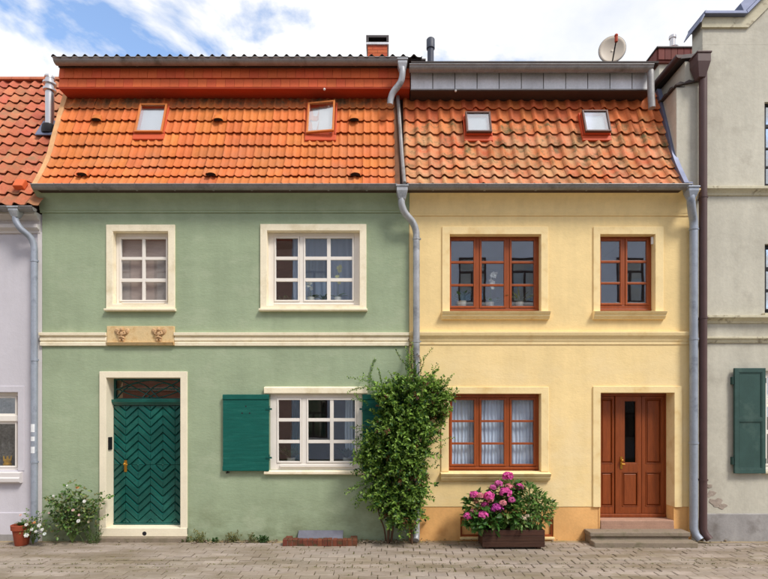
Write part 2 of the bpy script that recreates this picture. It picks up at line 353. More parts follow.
# ------------------------------------------------------------------ mesh helpers
class MB:
    def __init__(s): s.v, s.f = [], []
    def add(s, vs, fs):
        o = len(s.v)
        s.v += [tuple(p) for p in vs]
        s.f += [tuple(i + o for i in q) for q in fs]
        return s
    def box(s, x0, x1, y0, y1, z0, z1):
        if x0 > x1: x0, x1 = x1, x0
        if y0 > y1: y0, y1 = y1, y0
        if z0 > z1: z0, z1 = z1, z0
        return s.add([(x0, y0, z0), (x1, y0, z0), (x1, y1, z0), (x0, y1, z0), (x0, y0, z1), (x1, y0, z1), (x1, y1, z1), (x0, y1, z1)],
                     [(0, 3, 2, 1), (4, 5, 6, 7), (0, 1, 5, 4), (1, 2, 6, 5), (2, 3, 7, 6), (3, 0, 4, 7)])
    def quad(s, a, b, c, d): return s.add([a, b, c, d], [(0, 1, 2, 3)])
    def prism(s, pts, y0, y1, inset=None):
        # polygon in (x, z), front at y0
        n = len(pts)
        fr = inset if inset else pts
        v = [(x, y0, z) for x, z in fr] + [(x, y1, z) for x, z in pts]
        f = [tuple(range(n)), tuple(range(2 * n - 1, n - 1, -1))]
        f += [(i, i + n, (i + 1) % n + n, (i + 1) % n) for i in range(n)]
        return s.add(v, f)
    def along_x(s, prof, x0, x1, caps=True):
        # closed profile in (y, z) pulled along x
        n = len(prof)
        v = [(x0, y, z) for y, z in prof] + [(x1, y, z) for y, z in prof]
        f = [(i, (i + 1) % n, (i + 1) % n + n, i + n) for i in range(n)]
        if caps: f += [tuple(range(n - 1, -1, -1)), tuple(range(n, 2 * n))]
        return s.add(v, f)
    def along_y(s, prof, y0, y1, caps=True):
        n = len(prof)
        v = [(x, y0, z) for x, z in prof] + [(x, y1, z) for x, z in prof]
        f = [(i, (i + 1) % n, (i + 1) % n + n, i + n) for i in range(n)]
        if caps: f += [tuple(range(n - 1, -1, -1)), tuple(range(n, 2 * n))]
        return s.add(v, f)
    def tube(s, pts, r, n=10, caps=True):
        pts = [Vector(p) for p in pts]
        rs = r if isinstance(r, (list, tuple)) else [r] * len(pts)
        v, f = [], []
        ref = None
        for i, p in enumerate(pts):
            t = (pts[min(i + 1, len(pts) - 1)] - pts[max(i - 1, 0)]).normalized()
            if ref is None:
                ref = t.orthogonal().normalized()
            ref = (ref - t * ref.dot(t))
            ref = ref.normalized() if ref.length > 1e-6 else t.orthogonal().normalized()
            b = t.cross(ref)
            for k in range(n):
                a = 2 * math.pi * k / n
                v.append(p + (ref * math.cos(a) + b * math.sin(a)) * rs[i])
        for i in range(len(pts) - 1):
            for k in range(n):
                f.append((i * n + k, i * n + (k + 1) % n, (i + 1) * n + (k + 1) % n, (i + 1) * n + k))
        if caps:
            f.append(tuple(range(n - 1, -1, -1)))
            f.append(tuple(range((len(pts) - 1) * n, len(pts) * n)))
        return s.add(v, f)
    def lathe(s, prof, c, n=20, sx=1.0, sy=1.0):
        v, f = [], []
        for r, z in prof:
            for k in range(n):
                a = 2 * math.pi * k / n
                v.append((c[0] + r * math.cos(a) * sx, c[1] + r * math.sin(a) * sy, c[2] + z))
        m = len(prof)
        for i in range(m - 1):
            for k in range(n):
                f.append((i * n + k, i * n + (k + 1) % n, (i + 1) * n + (k + 1) % n, (i + 1) * n + k))
        f.append(tuple(range(n - 1, -1, -1)))
        f.append(tuple(range((m - 1) * n, m * n)))
        return s.add(v, f)
    def ball(s, c, rx, ry=None, rz=None, n=10, m=6, rot=0.0):
        ry = rx if ry is None else ry
        rz = rx if rz is None else rz
        v, f = [], []
        cr, sr = math.cos(rot), math.sin(rot)
        def P(x, y, z): return (c[0] + x * cr - z * sr, c[1] + y, c[2] + x * sr + z * cr)
        v.append(P(0, 0, -rz))
        for i in range(1, m):
            t = math.pi * i / m - math.pi / 2
            for k in range(n):
                a = 2 * math.pi * k / n
                v.append(P(rx * math.cos(t) * math.cos(a), ry * math.cos(t) * math.sin(a), rz * math.sin(t)))
        v.append(P(0, 0, rz))
        for k in range(n): f.append((0, 1 + (k + 1) % n, 1 + k))
        for i in range(m - 2):
            for k in range(n):
                a = 1 + i * n
                f.append((a + k, a + (k + 1) % n, a + n + (k + 1) % n, a + n + k))
        top = len(v) - 1
        a = 1 + (m - 2) * n
        for k in range(n): f.append((a + k, a + (k + 1) % n, top))
        return s.add(v, f)
    def mesh(s, name, material=None, smooth=False, auto=None):
        me = bpy.data.meshes.new(name)
        me.from_pydata(s.v, [], s.f)
        me.update()
        if material: me.materials.append(material)
        if smooth:
            me.polygons.foreach_set('use_smooth', [True] * len(me.polygons))
            if auto:
                me.set_sharp_from_angle(angle=math.radians(auto))
        return me
    def build(s, name, material, parent=None, smooth=False, bevel=0.0, auto=40):
        return link(name, s.mesh(name, material, smooth, auto if smooth else None), parent, bevel)

def link(name, me, parent=None, bevel=0.0, seg=2):
    o = bpy.data.objects.new(name, me)
    COL.objects.link(o)
    if parent: attach(o, parent)
    if bevel > 0:
        b = o.modifiers.new('bevel', 'BEVEL')
        b.width = bevel
        b.segments = seg
        b.limit_method = 'ANGLE'
        b.angle_limit = math.radians(40)
    return o

def world_matrix(o):
    m = o.matrix_basis.copy()
    if o.parent: m = world_matrix(o.parent) @ o.matrix_parent_inverse @ m
    return m

def attach(o, parent):
    o.parent = parent
    o.matrix_parent_inverse = world_matrix(parent).inverted()

def tag(o, label, cat, group=None):
    o['label'] = label
    o['category'] = cat
    if group: o['group'] = group
    return o

def thing(name, label, cat, loc, group=None):
    o = bpy.data.objects.new(name, None)
    COL.objects.link(o)
    o.location = loc
    o.empty_display_size = 0.2
    return tag(o, label, cat, group)

def structure(o):
    o['kind'] = 'structure'
    return o

def stuff(o):
    o['kind'] = 'stuff'
    return o

def wall(parent, x0, x1, z0, z1, y0, th, holes, material, name='wall'):
    """plastered wall with real openings: holes are (x0, x1, z0, z1)"""
    xs = sorted(set([x0, x1] + [v for h in holes for v in h[:2]]))
    zs = sorted(set([z0, z1] + [v for h in holes for v in h[2:]]))
    xs = [v for v in xs if x0 <= v <= x1]; zs = [v for v in zs if z0 <= v <= z1]
    def solid(i, k):
        if i < 0 or k < 0 or i >= len(xs) - 1 or k >= len(zs) - 1: return False
        cx, cz = (xs[i] + xs[i + 1]) / 2, (zs[k] + zs[k + 1]) / 2
        return not any(h[0] < cx < h[1] and h[2] < cz < h[3] for h in holes)
    m = MB()
    y1 = y0 + th
    idx = {}
    def vid(i, k, b):
        key = (i, k, b)
        if key not in idx:
            idx[key] = len(m.v)
            m.v.append((xs[i], y1 if b else y0, zs[k]))
        return idx[key]
    for i in range(len(xs) - 1):
        for k in range(len(zs) - 1):
            if not solid(i, k): continue
            m.f.append((vid(i, k, 0), vid(i + 1, k, 0), vid(i + 1, k + 1, 0), vid(i, k + 1, 0)))
            m.f.append((vid(i, k + 1, 1), vid(i + 1, k + 1, 1), vid(i + 1, k, 1), vid(i, k, 1)))
            if not solid(i - 1, k): m.f.append((vid(i, k, 1), vid(i, k, 0), vid(i, k + 1, 0), vid(i, k + 1, 1)))
            if not solid(i + 1, k): m.f.append((vid(i + 1, k, 0), vid(i + 1, k, 1), vid(i + 1, k + 1, 1), vid(i + 1, k + 1, 0)))
            if not solid(i, k - 1): m.f.append((vid(i, k, 1), vid(i + 1, k, 1), vid(i + 1, k, 0), vid(i, k, 0)))
            if not solid(i, k + 1): m.f.append((vid(i, k + 1, 0), vid(i + 1, k + 1, 0), vid(i + 1, k + 1, 1), vid(i, k + 1, 1)))
    return m.build(name, material, parent, bevel=0.006)

def ring(m, x0, x1, z0, z1, wd, y0, y1, wb=None, wt=None):
    """rectangular frame of four butted bars"""
    wb = wd if wb is None else wb
    wt = wd if wt is None else wt
    m.box(x0, x0 + wd, y0, y1, z0, z1)
    m.box(x1 - wd, x1, y0, y1, z0, z1)
    m.box(x0 + wd, x1 - wd, y0 + 0.0005, y1 - 0.0005, z0, z0 + wb)
    m.box(x0 + wd, x1 - wd, y0 + 0.0005, y1 - 0.0005, z1 - wt, z1)
    return m

def window(parent, hole, yf, material, groups, rows, gmat, depth=0.07, sashw=0.028, muntin=0.006):
    """hole: opening (x0, x1, z0, z1); groups: casements, each a list of pane (x0, x1); rows: pane (z0, z1), top first"""
    x0, x1, z0, z1 = hole
    m = MB()
    edges = [g[0][0] - sashw for g in groups] + [g[-1][1] + sashw for g in groups]
    left, right = min(edges), max(edges)
    top, bot = rows[0][1] + sashw, rows[-1][0] - sashw
    e = 0.004
    m.box(x0 + 0.001, left, yf, yf + depth, z0, z1)
    m.box(right, x1 - 0.001, yf, yf + depth, z0, z1)
    m.box(left, right, yf + 0.0006, yf + depth, top, z1 - 0.001)
    m.box(left, right, yf + 0.0006, yf + depth, z0 + 0.001, bot)
    for a, b in zip(groups[:-1], groups[1:]):
        m.box(a[-1][1] + sashw, b[0][0] - sashw, yf - 0.002, yf + depth, bot, top)
    win = m.build('window', material, parent, bevel=0.005)
    for g in groups:
        s = MB()
        a, b = g[0][0] - sashw + 0.002, g[-1][1] + sashw - 0.002
        ys = yf - 0.012
        ring(s, a, b, bot + 0.002, top - 0.002, sashw - 0.002, ys, ys + 0.045)
        for p, q in zip(g[:-1], g[1:]):
            s.box(p[1], q[0], ys + 0.008, ys + 0.04, rows[-1][0], rows[0][1])
        cols = list(g)
        for hi, lo in zip(rows[:-1], rows[1:]):
            for (pa, pb) in cols:
                s.box(pa, pb, ys + 0.009, ys + 0.04, lo[1], hi[0])
        sash = s.build('sash', material, win, bevel=0.004)
        for (pa, pb) in cols:
            for (za, zb) in rows:
                MB().box(pa - 0.003, pb + 0.003, ys + 0.026, ys + 0.030, za - 0.003, zb + 0.003).build('pane', gmat, win)
    return win

def gutter(parent, x0, x1, yc, zc, r, material, brackets=0.75, tilt=0.0):
    """half-round hanging gutter with a rolled front bead, straps and joint collars"""
    m = MB()
    n = 10
    outer = [(yc - r * math.cos(math.pi * k / n), zc - r * math.sin(math.pi * k / n)) for k in range(n + 1)]
    inner = [(yc - (r - 0.005) * math.cos(math.pi * k / n), zc - (r - 0.005) * math.sin(math.pi * k / n)) for k in range(n, -1, -1)]
    m.along_x(outer + inner, x0, x1)
    for xe in (x0, x1 - 0.004):
        m.along_x(outer, xe, xe + 0.004)
    g = m.build('gutter', material, parent, smooth=True)
    MB().tube([(x0, yc - r, zc), (x1, yc - r, zc)], 0.011, 8).build('bead', material, g, smooth=True)
    k = x0 + 0.4
    i = 0
    while k < x1 - 0.1:
        c = MB()
        rr = r + 0.004
        o_ = [(yc - rr * math.cos(math.pi * q / n), zc - rr * math.sin(math.pi * q / n)) for q in range(n + 1)]
        i_ = [(yc - (rr - 0.003) * math.cos(math.pi * q / n), zc - (rr - 0.003) * math.sin(math.pi * q / n)) for q in range(n, -1, -1)]
        c.along_x(o_ + i_, k, k + (0.03 if i % 3 else 0.02))
        c.build('strap', material, g, smooth=True)
        k += brackets
        i += 1
    return g

def smooth_path(pts, n=8):
    """Catmull-Rom through points"""
    P = [Vector(p) for p in pts]
    P = [P[0] * 2 - P[1]] + P + [P[-1] * 2 - P[-2]]
    res = []
    for i in range(1, len(P) - 2):
        for k in range(n):
            t = k / n
            a, b, c, d = P[i - 1], P[i], P[i + 1], P[i + 2]
            res.append(0.5 * ((2 * b) + (c - a) * t + (2 * a - 5 * b + 4 * c - d) * t * t + (3 * b - a - 3 * c + d) * t ** 3))
    res.append(P[-2])
    return res

def downpipe(parent, pts, r, material, clips=()):
    p = MB().tube(pts, r, 14).build('downpipe', material, parent, smooth=True)
    for (x, y, z) in clips:
        c = MB()
        c.tube([(x, y, z - 0.015), (x, y, z + 0.015)], r + 0.006, 14)
        c.box(x - 0.008, x + 0.008, y, y + 0.14, z - 0.008, z + 0.008)
        c.box(x + r, x + r + 0.02, y - 0.01, y + 0.01, z - 0.012, z + 0.012)
        c.build('clip', material, p, smooth=True)
    return p

def curtain(name, label, x0, x1, z0, z1, y, material, folds=9, amp=0.03, seed=0, taper=0.0):
    r = random.Random(seed)
    n = folds * 8
    v, f = [], []
    ph = [r.uniform(-0.5, 0.5) for _ in range(folds + 2)]
    for j in range(9):
        t = j / 8
        for i in range(n + 1):
            u = i / n
            k = u * folds
            p = ph[int(k)] * (1 - k % 1) + ph[int(k) + 1] * (k % 1)
            a = amp * (0.5 + 0.5 * t) * (0.7 + 0.6 * abs(math.sin(k * 1.7 + seed)))
            v.append((x0 + (x1 - x0) * u + 0.006 * math.sin(9 * t + k), y + a * math.sin(2 * math.pi * (k + 0.35 * p * (0.4 + t))), z1 + (z0 - z1) * t))
    for j in range(8):
        for i in range(n):
            f.append((j * (n + 1) + i, j * (n + 1) + i + 1, (j + 1) * (n + 1) + i + 1, (j + 1) * (n + 1) + i))
    m = MB(); m.v = v; m.f = f
    o = m.build(name, material, None, smooth=True, auto=180)
    return tag(o, label, 'curtain' if 'blind' not in name else 'blind')

# --- leaves: many small folded faces in one mesh with a colour for each leaf
def leaf_mesh(name, pos, axis, nrm, length, width, cols, material, fold=0.25, big=False):
    pos, axis, nrm = np.asarray(pos, float), np.asarray(axis, float), np.asarray(nrm, float)
    length, width, cols = np.asarray(length, float), np.asarray(width, float), np.asarray(cols, float)
    axis /= np.linalg.norm(axis, axis=1)[:, None] + 1e-9
    side = np.cross(axis, nrm)
    side /= np.linalg.norm(side, axis=1)[:, None] + 1e-9
    up = np.cross(side, axis)
    n = len(pos)
    Lc, Wc = length[:, None], width[:, None]
    if big:
        base = pos; c1 = pos + axis * Lc * 0.38; c2 = pos + axis * Lc * 0.74 - up * Lc * 0.05; tip = pos + axis * Lc - up * Lc * 0.16
        l1 = c1 + side * Wc * 0.5 + up * Wc * fold; l2 = c2 + side * Wc * 0.36 + up * Wc * fold * 0.6
        r1 = c1 - side * Wc * 0.5 + up * Wc * fold; r2 = c2 - side * Wc * 0.36 + up * Wc * fold * 0.6
        V = np.stack([base, c1, c2, tip, l1, l2, r1, r2], 1)
        fc = [(0, 1, 4), (0, 6, 1), (1, 2, 5, 4), (1, 6, 7, 2), (2, 3, 5), (2, 7, 3)]
    else:
        mid = pos + axis * Lc * 0.5
        l = mid + side * Wc * 0.5 + up * Wc * fold
        r = mid - side * Wc * 0.5 + up * Wc * fold
        V = np.stack([pos, l, pos + axis * Lc, r], 1)
        fc = [(0, 2, 1), (0, 3, 2)]
    k = V.shape[1]
    faces = [tuple(i * k + q for q in t) for i in range(n) for t in fc]
    me = bpy.data.meshes.new(name)
    me.from_pydata(V.reshape(-1, 3).tolist(), [], faces)
    me.update()
    ca = me.color_attributes.new('col', 'FLOAT_COLOR', 'POINT')
    cc = np.ones((n, k, 4)); cc[:, :, :3] = cols[:, None, :]
    ca.data.foreach_set('color', cc.reshape(-1))
    me.materials.append(material)
    return me

def unit(v):
    v = np.asarray(v, float)
    return v / (np.linalg.norm(v) + 1e-9)

def jitter_dir(d, s):
    return unit(unit(d) + rng.normal(0, s, 3))

# ------------------------------------------------------------------ ground and pavement
g = MB().quad((-150, -150, -0.05), (150, -150, -0.05), (150, 150, -0.05), (-150, 150, -0.05)).build('ground', M['ground'])
structure(g)
pav = MB().quad((-14, -13.4, -0.02), (14, -13.4, -0.02), (14, 0.4, -0.02), (-14, 0.4, -0.02)).build('pavement', M['joint'])
structure(pav)

def paver_mesh(lx, ly, name='paver', top=0.0, tilt=(0, 0)):
    b = 0.008
    hx, hy = lx / 2, ly / 2
    z = lambda x, y: top + x * tilt[0] + y * tilt[1]
    v = [(-hx, -hy, -0.03), (hx, -hy, -0.03), (hx, hy, -0.03), (-hx, hy, -0.03)]
    v += [(x, y, z(x, y) - 0.006) for x, y in ((-hx, -hy), (hx, -hy), (hx, hy), (-hx, hy))]
    v += [(x, y, z(x, y)) for x, y in ((-hx + b, -hy + b), (hx - b, -hy + b), (hx - b, hy - b), (-hx + b, hy - b))]
    f = [(8, 9, 10, 11)]
    for i in range(4):
        j = (i + 1) % 4
        f += [(i, j, 4 + j, 4 + i), (4 + i, 4 + j, 8 + j, 8 + i)]
    return v, f

PL, PD, GAP = 0.245, 0.158, 0.005
pr = random.Random(3)
pvars = []
for k in range(7):
    v, f = paver_mesh(PL - GAP - pr.uniform(0, 0.008), PD - GAP - pr.uniform(0, 0.006), tilt=(pr.uniform(-0.012, 0.012), pr.uniform(-0.02, 0.02)))
    me = bpy.data.meshes.new('paver'); me.from_pydata(v, [], f); me.update(); me.materials.append(M['paver'])
    pvars.append(me)
spots = []
row = 0
y = -0.17
while y > -4.2:
    off = (0.5 * (row % 2) + pr.uniform(-0.12, 0.12)) * PL
    x = -9.0 + off
    sk = pr.uniform(-0.004, 0.004)
    while x < 9.0:
        spots.append((x + pr.uniform(-0.004, 0.004), y + sk * x * 0.3 + 0.012 * math.sin(x * 0.7 + row), pr.uniform(-0.004, 0.004) - 0.003 * math.exp(-((y + 1.3) / 0.22) ** 2)
                      + 0.004 * math.sin(x * 1.1 + y * 2), pr.uniform(-0.02, 0.02)))
        x += PL
    y -= PD
    row += 1
def in_view(s):
    d = D + s[1]
    py = HZ + F * H / d
    px = CX + F * s[0] / d
    return -8 < px < PW + 8 and py < PH + 2
vis = sorted([s for s in spots if in_view(s)], key=lambda s: s[1])
single = set(vis[:300])
pb = MB()
for i, s in enumerate(spots):
    me = pvars[i % 7] if i % 3 else pvars[pr.randrange(7)]
    if s in single:
        o = bpy.data.objects.new('paver', me)
        COL.objects.link(o)
        o.location = s[:3]
        o.rotation_euler = (0, 0, s[3])
        attach(o, pav)
    else:
        c, sn = math.cos(s[3]), math.sin(s[3])
        vv = [(s[0] + p.co.x * c - p.co.y * sn, s[1] + p.co.x * sn + p.co.y * c, s[2] + p.co.z) for p in me.vertices]
        pb.add(vv, [tuple(p.vertices) for p in me.polygons])
stuff(pb.build('paving', M['paver'], pav))
# trodden sand and moss along the wall foot
m = MB()
n = 160
vs_, fs_ = [], []
for i in range(n + 1):
    x = -9 + 18 * i / n
    for j in range(5):
        t = j / 4
        yy = 0.35 - (0.35 + 0.14 + 0.06 * math.sin(x * 2.3) + 0.04 * math.sin(x * 7.1)) * t
        zz = 0.012 * (1 - t) + 0.01 * math.sin(x * 5 + j) * math.sin(x * 1.7) * (1 - t) - 0.010 * t
        vs_.append((x, yy, zz))
for i in range(n):
    for j in range(4):
        fs_.append((i * 5 + j, i * 5 + j + 1, (i + 1) * 5 + j + 1, (i + 1) * 5 + j))
m.v, m.f = vs_, fs_
o = m.build('wall_foot_soil', M['sand'], pav, smooth=True, auto=180)
road = MB()
road.quad((-60, -13.6, -0.03), (60, -13.6, -0.03), (60, -4.25, -0.03), (-60, -4.25, -0.03))
structure(road.build('road', M['paver']))

# ------------------------------------------------------------------ houses (roots)
green = thing('row_house', 'sage green plastered house with teal herringbone door and orange tiled roof', 'house', (X(226), 0, 0))
yellow = thing('row_house', 'yellow plastered house with red-brown windows and door and red pantile roof', 'house', (X(550), 0, 0))
lav = thing('row_house', 'pale lavender house at the left edge, lower eaves beside the green house', 'house', (-7.5, 0, 0))
beige = thing('row_house', 'weathered beige house with shaped gable at the right edge', 'house', (7.3, 0, 0))

def room(parent, x0, x1, z0, z1, zf, y0=0.31, y1=4.2):
    m = MB()
    m.quad((x0, y1, z0), (x1, y1, z0), (x1, y1, z1), (x0, y1, z1))
    m.quad((x0, y0, z0), (x0, y1, z0), (x0, y1, z1), (x0, y0, z1))
    m.quad((x1, y0, z0), (x1, y0, z1), (x1, y1, z1), (x1, y1, z0))
    m.quad((x0, y0, z0), (x1, y0, z0), (x1, y1, z0), (x0, y1, z0))
    m.quad((x0, y0, z1), (x0, y1, z1), (x1, y1, z1), (x1, y0, z1))
    m.box(x0 + 0.01, x1 - 0.01, y0, y1 - 0.01, zf - 0.12, zf + 0.12)
    return m.build('room', M['room'], parent)

class surround:
    """a proud frame round an opening that also lines the reveal, in one piece"""
    def __init__(s, parent, hole, wl, wr, wt, wb, material, proud, yf):
        x0, x1, z0, z1 = hole
        s.a = (x0 - wl, x1 + wr, z0 - wb, z1 + wt, -proud, yf + proud, [(x0 + 0.004, x1 - 0.004, z0 + 0.004 if wb > 0 else z0 - 1, z1 - 0.004)])
    def build(s, name, material, parent, bevel=0.0):
        return wall(parent, *s.a, material, name)

def gset(cols, Y):  return [[(X(a, Y), X(b, Y)) for a, b in g_] for g_ in cols]
def rset(rows, Y):  return [(Z(b, Y), Z(a, Y)) for a, b in rows]

# ================================================================== GREEN HOUSE
gx0, gx1 = X(42), X(409)
GH = {  # openings in the green wall
    'up1': (X(113.4), X(169), Z(304.8), Z(231.6)),
    'up2': (X(267), X(360), Z(306), Z(231)),
    'low': (X(270), X(362), Z(470), Z(394)),
    'door': (X(106.7), X(181.2), 0.10, Z(377.6)),
}
wall(green, gx0, gx1, -0.03, 5.62, 0.0, 0.3, list(GH.values()), M['green'])
room(green, gx0 + 0.02, gx1 - 0.02, -0.02, 5.55, 2.75)
# cove cornice under the eaves
zc0, zc1 = Z(213), 5.60
prof = [(0.01, zc0 + 0.0), (-0.018, zc0), (-0.02, zc0 + 0.03), (-0.028, zc0 + 0.035)]
for k in range(9):
    t = k / 8
    prof.append((-0.03 - 0.15 * (1 - math.cos(t * math.pi / 2)), zc0 + 0.04 + (zc1 - zc0 - 0.07) * math.sin(t * math.pi / 2) * (0.75 + 0.25 * t)))
prof += [(-0.19, zc1 - 0.02), (-0.19, zc1), (0.01, zc1)]
MB().along_x(prof, gx0 - 0.02, gx1).build('cornice', M['green'], green, smooth=True, auto=35)
# string course of three cream rolls, broken by the relief
za, zb = Z(346), Z(333)
h3 = (zb - za)
prof = [(0.01, za), (-0.03, za), (-0.034, za + h3 * 0.26), (-0.018, za + h3 * 0.30), (-0.018, za + h3 * 0.36), (-0.036, za + h3 * 0.40), (-0.036, za + h3 * 0.60),
        (-0.02, za + h3 * 0.66), (-0.02, za + h3 * 0.72), (-0.06, za + h3 * 0.78), (-0.065, zb), (0.01, zb)]
for (a, b) in ((X(41), X(107.6)), (X(175.2), gx1)):
    MB().along_x(prof, a, b).build('string_course', M['cream'], green, bevel=0.004)

# --- upper windows
for key, cols, rows, gm in (
    ('up1', [[(121.3, 142.2), (145.2, 166.2)]], [(239, 257), (260, 278.5), (282, 300)], 'glass'),
    ('up2', [[(276, 298)], [(305.3, 327), (330.6, 352.3)]], [(238.3, 256.6), (260, 278.2), (281.6, 300)], 'glass')):
    hole = GH[key]
    yf = 0.085
    wd = X(113.4) - X(107)
    m = surround(green, hole, wd, wd, wd, Z(304.8) - Z(309), M['cream'], 0.03, yf)
    m.build('window_surround', M['cream'], green, bevel=0.006)
    s = MB()
    s.along_x([(0.02, Z(311.6)), (-0.06, Z(311.6)), (-0.07, Z(310.8)), (-0.07, Z(309.2)), (0.02, Z(308.6))], hole[0] - wd - 0.016, hole[1] + wd + 0.016)
    s.build('window_sill', M['cream'], green, bevel=0.004)
    window(green, hole, yf, M['white'], gset(cols, yf), rset(rows, yf), M[gm])
    b = MB()   # weather bar under the sashes
    b.box(hole[0] + 0.10, hole[1] - 0.10, yf - 0.022, yf + 0.01, hole[2] + 0.035, hole[2] + 0.055)
    b.build('weather_bar', M['white'], green, bevel=0.004)

# --- ground-floor window with hood, sill and hinged shutters
hole = GH['low']
yf = 0.01
window(green, hole, yf, M['white'], gset([[(278.6, 300)], [(308.2, 330), (333.6, 355)]], yf), rset([(400, 418.2), (421.6, 440), (443.3, 461.2)], yf), M['glass'])
m = MB().along_x([(0.0, Z(394)), (-0.05, Z(394)), (-0.058, Z(393)), (-0.058, Z(388)), (-0.05, Z(387.4)), (0.0, Z(386.6))], X(264.7), X(367.5))
m.build('window_hood', M['cream'], green, bevel=0.004)
m = MB().along_x([(0.0, Z(474.3)), (-0.05, Z(474.3)), (-0.06, Z(473.4)), (-0.06, Z(471.2)), (0.0, Z(470))], X(264.7), X(365.5))
m.build('window_sill', M['cream'], green, bevel=0.004)
MB().box(X(280), X(353), -0.02, 0.008, Z(467), Z(464.6)).build('weather_bar', M['white'], green, bevel=0.004)

def shutter(x0, x1, z0, z1, hinge_right):
    s = MB()
    nb = 1
    wdt = (x1 - x0) / nb
    s.box(x0 + 0.004, x1 - 0.004, -0.045, -0.022, z0 + 0.012, z1 - 0.012)
    sh = s.build('shutter', M['teal_shutter'], green)
    for k in range(nb):
        MB().box(x0 + k * wdt + 0.0008, x0 + (k + 1) * wdt - 0.0008, -0.058, -0.0455, z0 + 0.006, z1 - 0.006).build('board', M['teal_shutter'], sh, bevel=0.002)
    for zz in (z1 - 0.085, z0 + 0.01):
        MB().box(x0 - 0.003, x1 + 0.003, -0.068, -0.0585, zz, zz + 0.075).build('batten', M['teal_shutter'], sh, bevel=0.004)
    hx = x1 if hinge_right else x0
    for zz in (z0 + 0.22, z1 - 0.24):
        h = MB().tube([(hx, -0.05, zz - 0.05), (hx, -0.05, zz + 0.05)], 0.012, 8)
        h.box(hx - 0.05, hx + 0.05, -0.066, -0.06, zz - 0.014, zz + 0.014)
        h.build('hinge', M['teal'], sh, smooth=True)
    cx = (x0 + x1) / 2
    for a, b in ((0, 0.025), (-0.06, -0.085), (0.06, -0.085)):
        MB().tube([(cx + a, -0.0595, z1 - 0.22 + b), (cx + a, -0.0575, z1 - 0.22 + b)], 0.013, 10).build('bored_hole_shade', M['dark'], sh)  # dark discs painted as hole shade, the board is not pierced
    c = MB().box(x0 + 0.05, x0 + 0.065, -0.055, 0.0, z0 - 0.035, z0 - 0.003); c.box(x0 + 0.085, x0 + 0.1, -0.055, -0.04, z0 - 0.03, z0 - 0.003)
    c.build('catch', M['metal_dk'], sh)
    return sh
shutter(X(224), X(270) - 0.004, Z(471), Z(394.2), True)
shutter(X(362.5) + 0.004, X(408.5), Z(471), Z(394.2), False)

# --- herringbone front door
dh = GH['door']
ds = X(106.7) - X(100.2)
yd = 0.2
m = surround(green, dh, ds, ds, Z(371.6) - Z(377.6), 0.0, M['cream_door'], 0.028, 0.3)
m.build('door_surround', M['cream_door'], green, bevel=0.006)
m = MB().box(dh[0] - ds, dh[1] + ds, -0.035, 0.19, 0.075, Z(527.5))
m.build('threshold', M['cream_door'], green, bevel=0.008)
MB().tube([(X(145.5), -0.037, Z(533)), (X(145.5), -0.03, Z(533))], 0.034, 14).build('scraper_hole_shade', M['dark'], green)  # flat dark disc; the shade inside the hole is put into its colour
m = MB().box(X(99.5), X(187.5), -0.10, 0.1, -0.02, 0.074)
m.build('door_step', M['stone'], green, bevel=0.012)
zt, zb_ = Z(404.8, yd), Z(526, yd)
dx0, dx1 = dh[0] + 0.005, dh[1] - 0.005
dm = MB().box(dx0, dx1, yd + 0.012, yd + 0.05, zb_, zt)
door = dm.build('door', M['teal'], green)
mid = Z(464.7, yd)
slope = math.tan(math.radians(43))
cw = (dx1 - dx0) / 5.84
pitch = Z(0, yd) - Z(8.28, yd)

def clip(poly, a, b, c):
    """keep a*x + b*z <= c"""
    res = []
    for i in range(len(poly)):
        p, q = poly[i], poly[(i + 1) % len(poly)]
        dp, dq = a * p[0] + b * p[1] - c, a * q[0] + b * q[1] - c
        if dp <= 0: res.append(p)
        if (dp < 0 < dq) or (dq < 0 < dp):
            t = dp / (dp - dq)
            res.append((p[0] + (q[0] - p[0]) * t, p[1] + (q[1] - p[1]) * t))
    return res

def area(p): return abs(sum(p[i][0] * p[(i + 1) % len(p)][1] - p[(i + 1) % len(p)][0] * p[i][1] for i in range(len(p)))) / 2
for k in range(6):
    xa, xb = dx0 + k * cw, min(dx0 + (k + 1) * cw, dx1)
    if k == 0: xa = dx0 + 0.012
    if k == 5: xb = dx1 - 0.012
    for half in (1, -1):
        zl, zh = (mid, zt - 0.015) if half == 1 else (zb_ + 0.06, mid)
        sgn = (-1 if k % 2 == 0 else 1) * half
        zref = mid + half * (0.118 - slope * cw)       # height of the lines where the zigzag is at its foot
        xv = dx0 + (k + 1) * cw if (k % 2 == 0) else dx0 + k * cw
        for n_ in range(-9, 12):
            c0 = zref + half * n_ * pitch
            lo, hi = min(c0, c0 + half * pitch), max(c0, c0 + half * pitch)
            s_ = sgn * slope
            rect = [(xa, zl), (xb, zl), (xb, zh), (xa, zh)]
            def strip(poly, e):
                nl = math.hypot(s_, 1)
                p = clip(poly, -s_, 1, hi - s_ * xv - e * nl)
                return clip(p, s_, -1, -(lo - s_ * xv + e * nl))
            p = strip(rect, 0.003)
            if len(p) < 3 or area(p) < 2e-4: continue
            r2 = [(xa + 0.003, zl + 0.003), (xb - 0.003, zl + 0.003), (xb - 0.003, zh - 0.003), (xa + 0.003, zh - 0.003)]
            ip = strip(r2, 0.015)
            if len(ip) != len(p) or area(ip) < 1e-4: ip = None
            MB().prism(p, yd - (0.014 if ip else 0.004), yd + 0.0115, ip).build('plank', M['teal'], door)
for k in (2, 4):
    MB().ball((dx0 + k * cw, yd - 0.014, mid), 0.012).build('stud', M['teal'], door, smooth=True)
MB().box(dx0 + 0.002, dx1 - 0.002, yd - 0.02, yd + 0.0118, zb_ + 0.003, zb_ + 0.057).build('weather_board', M['teal'], door, bevel=0.008)
